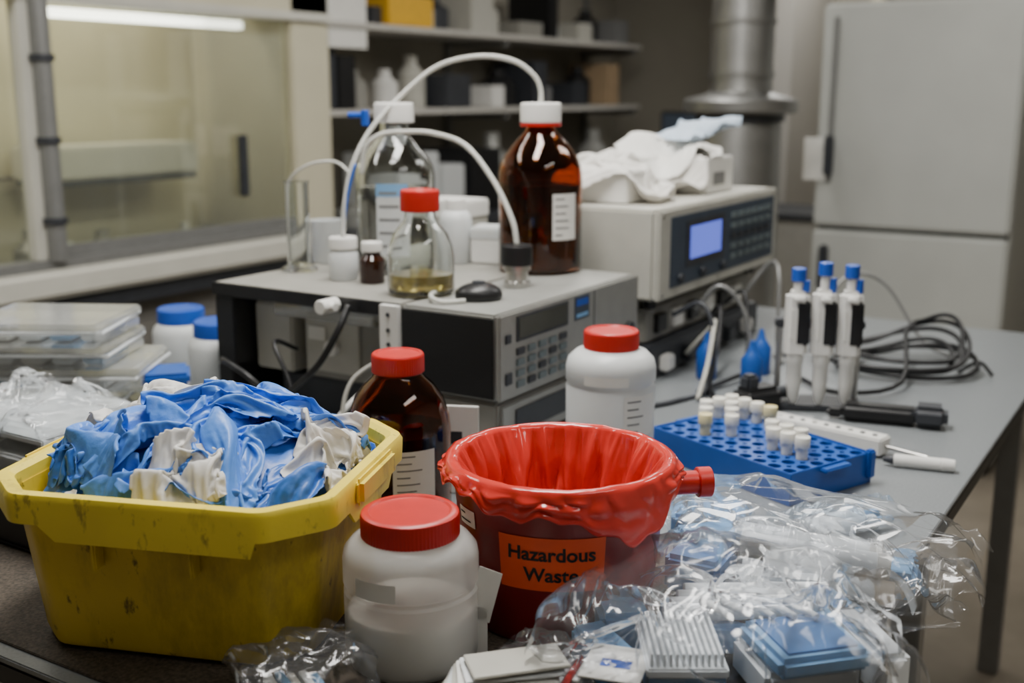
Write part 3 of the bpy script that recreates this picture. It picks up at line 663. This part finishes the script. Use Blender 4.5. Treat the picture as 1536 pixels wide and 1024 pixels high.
# ------------------------------------------------------------ blue-capped jars, boxes
for (a,b,R) in ((-.60,2.28,.066),(-.72,2.42,.062)):
    x,y=fl(a,b); g=G('blue_capped_jar',(x,y,BZ)); g.lathe('body',[(0,0),(R*.93,0),(R,.006),(R,.095),(R*.93,.108),(R*.8,.116),(R*.75,.118)],'hdpe2',80)
    g.lathe('cap',capprof(R*.8,.116,.148),'bluecap',210,kn=(2,4),kn_n=70,kamp=.015)
x,y=fl(-.815,2.02); g=G('clear_storage_boxes',(x,y,BZ),PSI)
zz=0
for i in range(5):
    hh=.043; ox=random.uniform(-.02,.02); oy=random.uniform(-.015,.015); 
    rr=random.uniform(-.12,.12); R=Matrix.Rotation(rr,4,'Z'); s_=.135 if i<3 else .12
    g.box('box_base',-s_+ox,s_+ox,-.1+oy,.1+oy,zz,zz+hh*.62,'box',.006,R=R); g.box('box_lid',-s_-.003+ox,s_+.003+ox,-.103+oy,.103+oy,zz+hh*.64,zz+hh-.001,'box',.004,R=R)
    for q in ((-s_-.005,s_+.005,-.105,-.102),(s_+.002,s_+.005,-.102,.102)): g.box('box_rim',q[0]+ox,q[1]+ox,q[2]+oy,q[3]+oy,zz+hh*.55,zz+hh*.68,'comb',.001)
    for k in range(4): g.box('box_contents',-.11+.055*k,-.07+.055*k,-.07,.06,zz+.003,zz+.016+.004*(k%2),('white','comb','lblue','comb')[(i+k)%4],.004)
    zz+=hh
x,y=fl(-.635,2.02); g=G('supply_carton',(x,y,BZ),PSI+.3); g.box('carton',-.04,.04,-.045,.045,0,.085,'white',.004); g.box('flap_blue',-.042,.042,-.047,.047,.0855,.108,'bluep',.006)
g=G('black_storage_tray',(-1.42,1.02,BZ+.004)); 
g.box('base',-.28,.24,-.16,.16,0,.008,'black'); g.box('side',-.28,.24,-.16,-.152,.008,.075,'black'); g.box('side',-.28,.24,.152,.16,.008,.075,'black'); g.box('side',-.28,-.272,-.152,.152,.008,.075,'black'); g.box('side',.232,.24,-.152,.152,.008,.075,'black')
g=G('crumpled_clear_bag',(-1.50,1.06,BZ+.013))
BX=[(-.14,.10,-.09,.08,.12),(-.05,.16,-.10,.0,.07)]
g.box('insert_box',-.14,.10,-.09,.08,.0,.118,'box',.006); g.box('insert_box_lid',-.142,.102,-.092,.082,.09,.1,'comb',.002); g.box('insert_card',-.05,.16,-.10,.0,.0,.069,'hdpe2',.004)
hf3=HF(-.3,.3,-.3,.3,boxesH(BX))
drop(g,'bag_film',hf3,(0,0),.4,.46,.40,.005,(.68,.62),'film',35,iters=100,grav=.0004,amp=.028,bend=.88,kb=.4,wl=.10,sol=0,fine=.0018,ff=22)
for k,(a,b) in enumerate(((-.56,1.86),(-.48,2.0))):
    x,y=fl(a,b); g=G('crumpled_wipe',(x,y,BZ)); hw_=HF(-.2,.2,-.2,.2,boxesH([])); drop(g,'wipe',hw_,(0,0),0,.22,.2,.005,(.5,.5),'tissue',36+k,iters=90,grav=.0001,amp=.024,wl=.06)
x,y=fl(-.075,1.655); g=G('leaning_card',(x,y,BZ),PSI-.15); g.box('card',-.025,.025,-.004,.002,0.001,.14,'white',.001); g.box('card_print',-.018,.0,-.0048,-.0042,.08,.10,'dark',0)

# ------------------------------------------------------------ tube rack
x0,y0=fl(.402,1.775); g=G('tube_rack',(x0,y0,BZ),math.radians(-23))
Lr,Wr,Hr=.30,.185,.048
cols,rows=10,6
me_v=[];F=[]
cw,cd=Lr/cols,Wr/rows; hr=.0105; ns=16
for i in range(cols):
    for j in range(rows):
        cx=-Lr/2+cw*(i+.5); cy=-Wr/2+cd*(j+.5); b=len(me_v)
        for k in range(ns):
            t=2*math.pi*(k+.5)/ns; c_,s__=math.cos(t),math.sin(t); q=max(abs(c_)/(cw/2),abs(s__)/(cd/2))
            me_v.append((cx+c_/q,cy+s__/q,Hr)); me_v.append((cx+hr*c_,cy+hr*s__,Hr)); me_v.append((cx+hr*c_,cy+hr*s__,.006))
        for k in range(ns):
            a=b+3*k;c=b+3*((k+1)%ns); F.append((a,c,c+1,a+1)); F.append((a+1,c+1,c+2,a+2))
g.add('rack_top_with_wells',me_v,F,'bluep')
g.box('base',-Lr/2,Lr/2,-Wr/2,Wr/2,0,.005,'bluep',.001)
for s_ in (-1,1):
    g.box('long_wall',-Lr/2-.003,Lr/2+.003,s_*Wr/2-.002,s_*Wr/2+.002,0,Hr+.003,'bluep',.001); g.box('end_wall',s_*Lr/2-.002,s_*Lr/2+.002,-Wr/2,Wr/2,0,Hr+.003,'bluep',.001)
    g.box('end_tab',s_*(Lr/2+.001),s_*(Lr/2+.016),-.03,.03,Hr-.006,Hr,'bluep',.002)
g.box('corner_peg',Lr/2-.004,Lr/2+.010,Wr/2-.012,Wr/2+.004,.01,Hr+.008,'bluep',.003)
tubes=[(0,4),(0,5),(1,5),(2,5),(0,3),(1,2),(2,3),(2,1),(3,2),(5,3),(6,3),(7,3),(6,2),(7,2),(8,2),(3,5),(1,4)]
for n_,(i,j) in enumerate(tubes):
    cx=-Lr/2+cw*(i+.5); cy=-Wr/2+cd*(j+.5); my='vialy' if n_ in (7,15) else 'vial'
    g.lathe('tube_body',[(0,.010),(.007,.012),(.009,.02),(.009,.068),(0,.068)],my,24,loc=(cx,cy,0))
    g.lathe('tube_cap',[(0,.066),(.0115,.066),(.0118,.067),(.0118,.082),(.0112,.083),(.009,.083),(.0085,.0815),(0,.0815)],my,24,loc=(cx,cy,0))
# pipettes on stand
sx,sy=fl(.595,2.13); PA=PSI-.15; g=G('pipette_stand',(sx,sy,BZ),PA)
g.box('base',-.085,.085,-.02,.07,0,.012,'dark',.004); g.rod('post',(-.075,.05,.01),(-.075,.05,.16),.006,'steel'); g.rod('post',(.075,.05,.01),(.075,.05,.16),.006,'steel')
g.box('hanger_rail',-.085,.085,.025,.06,.155,.172,'dark',.003)
for k in (-1,0,1):
    xx=k*.049; g.box('hook',xx-.012,xx+.012,.012,.027,.158,.168,'dark',.002)
for k,(dz,capc) in enumerate(((0,'bluecap'),(.012,'bluecap'),(.008,'bluecap'))):
    ox=(k-1)*.049; R=Matrix.Rotation(PA,3,'Z'); q=R@Vector((ox,-.008,0))
    p=G('micropipette',(sx+q.x,sy+q.y,BZ+.013),PA)
    p.lathe('shaft',[(0,0),(.0045,0),(.010,.012),(.0125,.03),(.0145,.045),(.0145,.078),(.0165,.082),(.0165,.10)],'white',24)
    p.box('handle',-.022,.022,-.018,.018,.092,.222+dz*.3,'white',.009,3); p.box('grip_black',-.004,.0235,-.0195,.0145,.118,.205,'black',.004)
    p.box('window',-.014,-.007,-.0195,-.017,.13,.19,'paper',.001)
    p.rod('plunger',(0,0,.22),(0,0,.245+dz),.009,'white'); p.rod('plunger_cap',(0,0,.24+dz),(0,0,.265+dz),.0135,capc)
    p.box('finger_hook',-.008,.008,-.034,-.012,.205,.215,'white',.003); p.rod('ejector',(.014,-.002,.22),(.014,-.002,.242+dz*.5),.0075,capc)
for (a,b) in ((.50,2.3),(.545,2.42),(.42,2.38)):
    x,y=fl(a,b); g=G('blue_dropper_bottle',(x,y,BZ)); g.lathe('body',[(0,0),(.020,0),(.022,.004),(.022,.06),(.012,.075),(.009,.08),(.004,.10),(0,.101)],'bluep',40)
# multichannel bar
ax,ay=fl(.47,1.985); bx2,by2=fl(.632,1.835); dv=Vector((bx2-ax,by2-ay)); g=G('manifold_bar',(ax,ay,BZ),math.atan2(dv.y,dv.x)); L_=dv.length
g.box('bar',0,L_,-.020,.020,.004,.034,'white',.003); g.box('foot',.01,.03,-.02,.02,0,.005,'dark',.001); g.box('foot',L_-.03,L_-.01,-.02,.02,0,.005,'dark',.001)
for i in range(9): g.rod('port',(.02+i*(L_-.04)/8,0,.0335),(.02+i*(L_-.04)/8,0,.0355),.0045,'dark' if i%3 else 'steel',seg=16)
g.rod('rod',(L_-.005,.0,.018),(L_+.075,-.004,.016),.0035,'steel')
x,y=fl(.672,1.77); g=G('marker_pen',(x,y,BZ),PSI-.35); g.rod('barrel',(-.045,0,.011),(.028,0,.011),.0105,'white'); g.rod('cap',(.028,0,.011),(.05,0,.011),.0112,'white',.010); g.rod('tip',(-.062,0,.011),(-.045,0,.011),.004,'dark',.008)
x,y=fl(.72,2.03); g=G('barcode_scanner',(x,y,BZ),PSI-.35); g.box('body',-.105,.035,-.022,.022,.001,.034,'black',.009,3); g.box('head',.02,.085,-.03,.03,.001,.042,'dark',.012,3); g.box('neck',-.13,-.10,-.012,.012,.004,.02,'black',.005)
x,y=fl(.47,2.12); g=G('pipette_controller',(x,y,BZ),PSI+.5); g.box('body',-.04,.05,-.03,.03,.001,.05,'black',.012,3); g.rod('nozzle',(.05,0,.03),(.09,0,.03),.012,'dark'); g.box('handle',-.03,.0,-.015,.015,.045,.075,'dark',.006)

# ------------------------------------------------------------ clear packages
Rz=lambda a:Matrix.Rotation(a,4,'Z')
g=G('black_tray',(-.39,.93,BZ+.003)); 
g.box('base',-.06,.165,-.19,.16,0,.006,'black',.002)
for q in ((-.06,.165,-.19,-.183),(-.06,.165,.153,.16),(.158,.165,-.183,.153)): g.box('wall',*q,.006,.05,'black',.002)
FK=dict(bend=.9,kb=.4,sol=0,fine=.0012,ff=20)
x,y=fl(.222,1.070); g=G('tip_box_package',(x,y,BZ+.012),PSI)
g.box('blue_tray',.02,.120,-.075,.020,.040,.062,'lblue',.006,R=Rz(.25)); g.box('blue_tray_inner',.030,.110,-.067,.012,.057,.0645,'mblue',.003,R=Rz(.25))
g.box('blue_tray_base',.015,.115,-.06,.03,.0,.039,'comb',.006,R=Rz(.2))
for i in range(12): g.box('comb_rib',-.088+i*.0062,-.0852+i*.0062,-.065,.030,.045,.060,'comb',.001)
g.box('comb_plate',-.092,-.012,-.070,.035,.036,.046,'comb',.002); g.box('tip_box',-.088,-.014,-.065,.03,.0,.0355,'lblue',.002)
for k in range(5): g.rod('pipette_tip_white',(-.02+.022*k,.040,.066),(.0+.022*k,-.005,.070),.006,'comb',.003)
g.box('blue_box',-.145,-.105,-.04,.05,.0,.04,'lblue',.005,R=Rz(.4)); g.box('leaflet',-.15,-.09,-.085,-.015,.041,.043,'paper',.0005,R=Rz(-.3)); g.box('leaflet_print',-.135,-.105,-.06,-.045,.0431,.0436,'bluecap',0,R=Rz(-.3))
for k in range(4): g.rod('tube_in_bag',(-.06+.01*k,.055+.018*k,.045),(.10+.01*k,.06+.016*k,.047),.0095,'comb')
g.box('tube_carton',-.055,.13,.045,.12,.0,.035,'lblue',.005)
g.box('pale_blue_sleeve',-.13,-.075,.05,.10,.0,.045,'lblue',.006,R=Rz(.1)); g.box('white_sleeve',.13,.165,-.05,.06,.0,.05,'comb',.006,R=Rz(.15))
BX=[(-.01,.135,-.09,.045,.072),(-.097,-.005,-.073,.045,.064),(-.155,-.09,-.09,.06,.045),(-.065,.14,.045,.13,.058),(-.14,-.06,.045,.105,.047),(.12,.175,-.06,.07,.052)]
hfp=HF(-.3,.3,-.25,.25,boxesH(BX,0.0))
drop(g,'outer_film',hfp,(-.0,-.005),-.3,.46,.38,.004,(.76,.68),'film',42,iters=100,grav=.0003,amp=.022,wl=.12,stamp=0,**FK)
pillow(g,'bag_film',(0,-.0,0),.35,.26,.13,-.3,'film',401,n=150,amp=.011,f=7,flut=.016,st=(1,.5,1),bot=False)
x,y=fl(.355,1.325); g=G('centrifuge_tube_package',(x,y,BZ+.002),PSI)
BX=[(-.16,-.08,-.06,.04,.055),(-.14,-.05,.0,.085,.058),(-.10,.02,-.085,-.045,.042),(.08,.135,-.06,.02,.04)]
for i,(oy,oz) in enumerate(((-.035,.02),(-.003,.022),(.028,.018),(-.018,.048),(.014,.048))):
    c0=Vector((-.07,oy+.02,oz+.006)); c1=Vector((.085,oy-.035,oz-.002)); g.rod('tube',c0,c1,.0145,'comb'); dd=(c1-c0).normalized(); g.rod('cap',c1-dd*.002,c1+dd*.014,.0155,'white')
    for k in range(8):
        q=c0.lerp(c1,k/7); BX.append((q.x-.014,q.x+.014,q.y-.014,q.y+.014,q.z+.015))
g.box('navy_box',-.155,-.085,-.05,.03,.002,.05,'mblue',.006,R=Rz(-.5)); g.box('pale_insert',-.14,-.06,.0,.07,.002,.055,'lblue',.006,R=Rz(.3)); g.box('white_sleeve',-.10,.02,-.08,-.05,.002,.04,'comb',.005,R=Rz(-.2))
g.box('pale_sleeve_end',.103,.14,-.06,.0,.002,.036,'lblue',.006,R=Rz(-.4))
hfp=HF(-.32,.32,-.25,.25,boxesH(BX,0.0))
drop(g,'outer_film',hfp,(.02,.0),-.42,.50,.33,.0042,(.77,.65),'film',44,iters=100,grav=.0003,amp=.022,wl=.12,stamp=0,**FK)
pillow(g,'bag_film',(.02,-.0,0),.38,.22,.11,-.42,'film',421,n=150,amp=.011,f=7,flut=.018,tilt=-.012,st=(.5,1,1),bot=False)
x,y=fl(.455,1.50); g=G('syringe_package',(x,y,BZ+.002),PSI+.4)
for oy in (-.02,.008): g.rod('syringe_barrel',(-.06,oy,.012),(.05,oy,.012),.011,'comb'); g.rod('plunger_rod',(.05,oy,.012),(.08,oy,.012),.006,'lblue')
hfp=HF(-.2,.2,-.2,.2,boxesH([(-.06,.08,-.032,.02,.024)],0.0)); drop(g,'film',hfp,(0,0),0,.28,.19,.004,(.72,.6),'filmb',45,iters=90,grav=.0002,amp=.016,wl=.06,**FK)
x,y=fl(.275,1.50); g=G('blue_wipes_pack',(x,y,BZ+.002),PSI-.2); g.box('folded_blue_sheet',-.05,.05,-.035,.035,.002,.032,'lblue',.006)
hfp=HF(-.2,.2,-.2,.2,boxesH([(-.05,.05,-.036,.036,.034)],0.0)); drop(g,'film',hfp,(0,0),0,.19,.17,.004,(.72,.66),'filmb',46,iters=90,grav=.0002,amp=.015,wl=.06,**FK)
x,y=fl(.050,1.050); g=G('clear_film_scrap',(x,y,BZ+.003),PSI)
for k in range(6): g.box('wrapped_strip',-.035+.011*k,-.028+.011*k,-.03,.035,.001+.002*k,.012+.004*k,('comb','lid','paper')[k%3],.001,R=Rz(-.35))
pillow(g,'film',(0,0,0),.13,.10,.055,-.5,'film',461,n=110,amp=.011,f=13,flut=.02)
x,y=fl(-.020,1.030); g=G('sterile_paper_pouches',(x,y,BZ+.003),PSI+.1)
for i in range(9):
    g.box('pouch',-.065+i*.005,.040+i*.004,-.035,.030-i*.002,.001+i*.0062,.0045+i*.0062,('paper','comb','beige')[i%3],.001,R=Rz(-.55+.09*i))
x,y=fl(-.212,1.040); g=G('clear_film_scrap',(x,y,BZ+.003),PSI)
for k in range(5): g.box('wrapped_strip',-.03+.012*k,-.022+.012*k,-.03,.03,.001,.016+.003*(k%2),('comb','lblue','paper')[k%3],.001,R=Rz(.5))
pillow(g,'film',(0,0,0),.13,.11,.065,.4,'film',471,n=110,amp=.012,f=13,flut=.02)

# ------------------------------------------------------------ fume hood
HX=-3.15
g=G('fume_hood',(HX,1.2,0)); HL=2.45
g.box('base_cabinet',-.58,-.05,0,HL,.08,.80,'cab',.004); g.box('plinth',-.55,-.09,0,HL,0,.08,'black',0)
for i in range(4): g.box('cabinet_door',-.05,-.035,.03+i*.6,.6+i*.6,.12,.72,'cab',.004); g.rod('pull',(-.02,.3+i*.6,.66),(-.02,.42+i*.6,.66),.008,'steel')
g.box('worktop',-.58,.02,0,HL,.80,.86,'dark',.004); g.box('sill',-.12,.06,0,HL,.865,.955,'hoodw',.015,3); g.box('sill_rail',-.05,.03,0,HL,.955,.985,'hoodg',.004)
g.box('back',-.59,-.56,0,HL,.86,2.75,'hood',0); g.box('side_panel_end',-.56,0,HL-.22,HL,.955,2.75,'hood',.004); g.box('side_panel_start',-.56,0,0,.03,.955,2.75,'hood',.004)
g.box('header',-.2,0,0,HL,1.80,2.75,'hood',.004); g.box('header_trim',-.05,.02,0,HL,1.78,1.815,'hoodw',.004); g.box('inner_ceiling',-.56,-.2,.03,HL-.22,2.1,2.12,'hood',0)
g.box('light_tube',-.16,-.12,1.2,2.1,1.745,1.775,'lampem',.005)
for yy in (.40,1.02): g.box('mullion',-.04,.012,yy,yy+.055,.985,1.8,'hoodw',.004)
g.rod('grey_pipe',(.03,1.08,.98),(.03,1.08,1.8),.03,'hoodg'); 
for zz in (1.1,1.35,1.6): g.lathe('pipe_clamp',[(0,0),(.038,0),(.038,.02),(0,.02)],'dark',32,loc=(.03,1.08,zz))
g.box('sash_pane',-.03,-.025,1.075,HL-.22,.985,1.79,'pane',0); g.box('sash_pane',-.03,-.025,.455,1.02,.985,1.79,'pane',0); g.box('sash_frame',-.035,-.01,1.075,HL-.22,.985,1.02,'hoodg',.003)
g.box('latch',-.02,.0,1.93,1.97,1.12,1.35,'dark',.004); g.box('baffle',-.55,-.53,.3,HL-.4,1.2,1.21,'cab',0)
g.box('baffle_box',-.5,-.3,1.3,2.0,1.2,1.32,'hoodw',.01); g.box('baffle_shade_strip',-.5,-.3,1.32,1.98,1.18,1.2,'dark',0)  # solid dark strip stands in for the shade beneath the baffle box
for i,(yy,r,hh,m) in enumerate(((1.25,.06,.18,'hoodg'),(1.4,.05,.12,'hdpe2'),(1.55,.06,.15,'beige2'),(1.8,.06,.1,'lblue'),(1.95,.04,.14,'white'),(.7,.06,.2,'hdpe2'))):
    g.lathe('vessel',[(0,0),(r,0),(r,hh*.6),(r*.4,hh*.8),(r*.4,hh),(0,hh)],m,32,loc=(-.35,yy,.861))
g.box('box_inside',-.45,-.2,1.66,1.78,.861,.94,'mblue',.004)

# shelves on left wall beyond the hood
g=G('wall_shelving',(XL+.005,3.75,0)); SL=3.2
for zz in (1.42,1.80,2.3): g.box('shelf_board',0,.42,0,SL,zz-.015,zz+.012,'shelf',.003)
for yy in (.0,1.55,SL-.03): g.box('upright',0,.03,yy,yy+.03,.95,2.4,'hoodg',0)
for zz in (1.42,1.80,2.3):
    for yy in (.02,1.57,SL-.05): g.box('bracket',.0,.4,yy,yy+.02,zz-.05,zz-.016,'hoodg',0)
rs=random.Random(8)
g2=G('shelf_supplies',(XL+.005,3.75,0))
for zz in (1.434,1.814):
    yy=.08
    while yy<SL-.25:
        w_=rs.uniform(.1,.26); hh=rs.uniform(.1,.27) if zz<1.8 else rs.uniform(.08,.25); m=rs.choice(['white','beige','dark','hdpe2','tan','inkg','dark','beige2','black','black'])
        if rs.random()<.5: g2.box('carton',.08,.36,yy,yy+w_,zz+.001,zz+hh,m,.004)
        else:
            r=w_*.4; g2.lathe('bottle',[(0,0),(r,0),(r,hh*.65),(r*.45,hh*.82),(r*.45,hh),(0,hh)],m,24,loc=(.22,yy+w_/2,zz+.001))
        yy+=w_+rs.uniform(.01,.08)
g2.box('yellow_carton',.25,.40,.55,.9,1.815,1.95,'yelbox',.003); g2.box('notice',.40,.405,.12,.38,1.7,2.0,'paper',0)
g=G('side_counter',(XL+.03,3.75,0)); g.box('cabinet',0,.55,0,SL,0,.86,'cab',.004); g.box('top',0,.6,0,SL,.86,.9,'dark',.004)
for i in range(5): g.box('door',.55,.565,.03+i*.64,.62+i*.64,.1,.8,'cab',.004)
g=G('counter_supplies',(XL+.03,3.75,.901)); yy=.06
while yy<SL-.3:
    w_=rs.uniform(.12,.32); hh=rs.uniform(.1,.4); m=rs.choice(['white','beige','dark','hdpe2','beige2','silver','black','dark'])
    if rs.random()<.55: g.box('appliance',.1,.45,yy,yy+w_,0,hh,m,.008)
    else:
        r=w_*.4; g.lathe('bottle',[(0,0),(r,0),(r,hh*.65),(r*.45,hh*.82),(r*.45,hh),(0,hh)],m,24,loc=(.3,yy+w_/2,0))
    yy+=w_+rs.uniform(.01,.06)

# fridge
g=G('laboratory_fridge',(-1.41,4.6,0)); 
g.box('carcass',0,.75,.05,.75,.05,1.85,'fridge',.01); g.box('kick',.02,.73,.08,.7,0,.05,'black',0)
g.box('upper_door',.0,.75,0,.048,.975,1.85,'fridge',.012,3); g.box('lower_door',.0,.75,0,.048,.1,.96,'fridge',.012,3)
g.box('gasket',.01,.74,.046,.052,.09,1.84,'dark',0)
g.box('handle_strip',.045,.065,-.012,0,1.15,1.80,'hoodg',.004); g.box('handle_grip',.04,.075,-.045,-.01,1.18,1.34,'dark',.008); g.box('handle_grip',.04,.075,-.04,0,.72,.9,'dark',.008)
g.box('door_note',-.004,-.001,.1,.3,1.15,1.32,'paper',0); g.box('memo',-.05,.06,-.004,-.001,1.16,1.33,'paper',.0)
g=G('exhaust_duct',(-1.56,4.12,0))
g.lathe('drum',[(0,0),(.155,0),(.155,1.38),(.15,1.40),(0,1.40)],'galv',48); g.lathe('flange',[(0,1.43),(.2,1.43),(.212,1.44),(.212,1.475),(.20,1.485),(.135,1.50),(.118,1.51),(.115,1.53),(.115,2.79),(0,2.79)],'galv',48)
g.lathe('collar',[(0,1.40),(.165,1.40),(.165,1.43),(0,1.43)],'dark',48)
for zz in (1.56,1.75,2.1): g.lathe('seam',[(.114,zz),(.121,zz),(.121,zz+.02),(.114,zz+.02)],'galv',48)
g=G('rear_cabinet',(-2.9,5.6,0)); g.box('body',0,1.25,0,.55,0,.88,'bside',.004); g.box('top',-.02,1.27,-.02,.55,.88,.91,'dark',.004)
for i in range(2): g.box('door',.03+i*.6,.6+i*.6,-.012,0,.08,.82,'bside',.004)
g=G('computer_monitor',(-2.35,5.75,.911)); g.box('screen',-.28,.28,0,.04,.12,.5,'black',.008); g.box('display',-.265,.265,-.004,0,.135,.485,'panel',0); g.box('neck',-.03,.03,.03,.06,.01,.2,'dark',.004); g.box('stand_base',-.12,.12,-.05,.14,0,.012,'dark',.003)
g=G('wall_pipes',(-2.0,7.3,0)); 
for i,xx in enumerate((-.6,-.3,.1)): g.rod('pipe',(xx,0,0),(xx,0,2.8),.05,'hood' if i else 'cab')
slab('wall_column',-2.55,-2.2,6.6,7.39,0,2.8,'ceil')
g=G('side_shelf_unit',(.2,5.2,0)); g.box('body',0,.8,0,.5,0,2.0,'beige2',.01)
for i in range(3): g.box('door',.02,.78,-.012,0,.06+i*.65,.66+i*.65,'beige2',.006)

x,y=fl(-.038,1.128); g=G('paper_tag',(x,y,BZ+.003),PSI-.25); g.box('tag',-.004,.022,-.0008,.0,.045,.105,'paper',.0002,R=Matrix.Rotation(.25,4,'Y')); g.box('tag_foot',.0,.012,-.0008,0,0,.06,'paper',.0002)

# ------------------------------------------------------------ lights
def lamp(name,x,y,w,l,power,col=(1,.975,.925)):
    g=G(name,(x,y,ZC)); g.box('housing',-w/2-.03,w/2+.03,-l/2-.03,l/2+.03,-.06,0,'shelf',.004); g.box('diffuser',-w/2,w/2,-l/2,l/2,-.066,-.060,'lampem',0)
    ld=bpy.data.lights.new(name,'AREA'); ld.shape='RECTANGLE'; ld.size=w; ld.size_y=l; ld.energy=power; ld.color=col
    o=bpy.data.objects.new('tube_light',ld); bpy.context.scene.collection.objects.link(o); o.parent=g.e; o.location=(0,0,-.075)
lamp('ceiling_light',-1.0,1.55,.3,1.3,55); lamp('ceiling_light',.5,.9,.3,1.3,5); lamp('ceiling_light',-1.9,3.9,.3,1.3,19); lamp('ceiling_light',-2.4,1.2,.3,1.3,13)
lamp('ceiling_light',-.2,3.4,.3,1.3,11); lamp('ceiling_light',-1.9,6.2,.3,1.3,16)
ld=bpy.data.lights.new('hood_lamp','AREA'); ld.shape='RECTANGLE'; ld.size=.1; ld.size_y=1.8; ld.energy=8; ld.color=(1,.93,.78)
o=bpy.data.objects.new('hood_lamp',ld); bpy.context.scene.collection.objects.link(o); o.location=(HX-.35,2.3,2.08)
w=bpy.data.worlds.new('world'); bpy.context.scene.world=w; w.use_nodes=True; w.node_tree.nodes['Background'].inputs[0].default_value=(.6,.6,.58,1); w.node_tree.nodes['Background'].inputs[1].default_value=.08

# ------------------------------------------------------------ camera
cd=bpy.data.cameras.new('camera'); cam=bpy.data.objects.new('camera',cd); bpy.context.scene.collection.objects.link(cam)
cam.location=(0,0,BZ+.6); cam.rotation_euler=(math.radians(90-12.3),0,PSI)
cd.sensor_width=36; cd.lens=1700/1536*36; cd.clip_start=.05; cd.clip_end=50
cd.dof.use_dof=True; cd.dof.focus_distance=1.35; cd.dof.aperture_fstop=3.2
bpy.context.scene.camera=cam
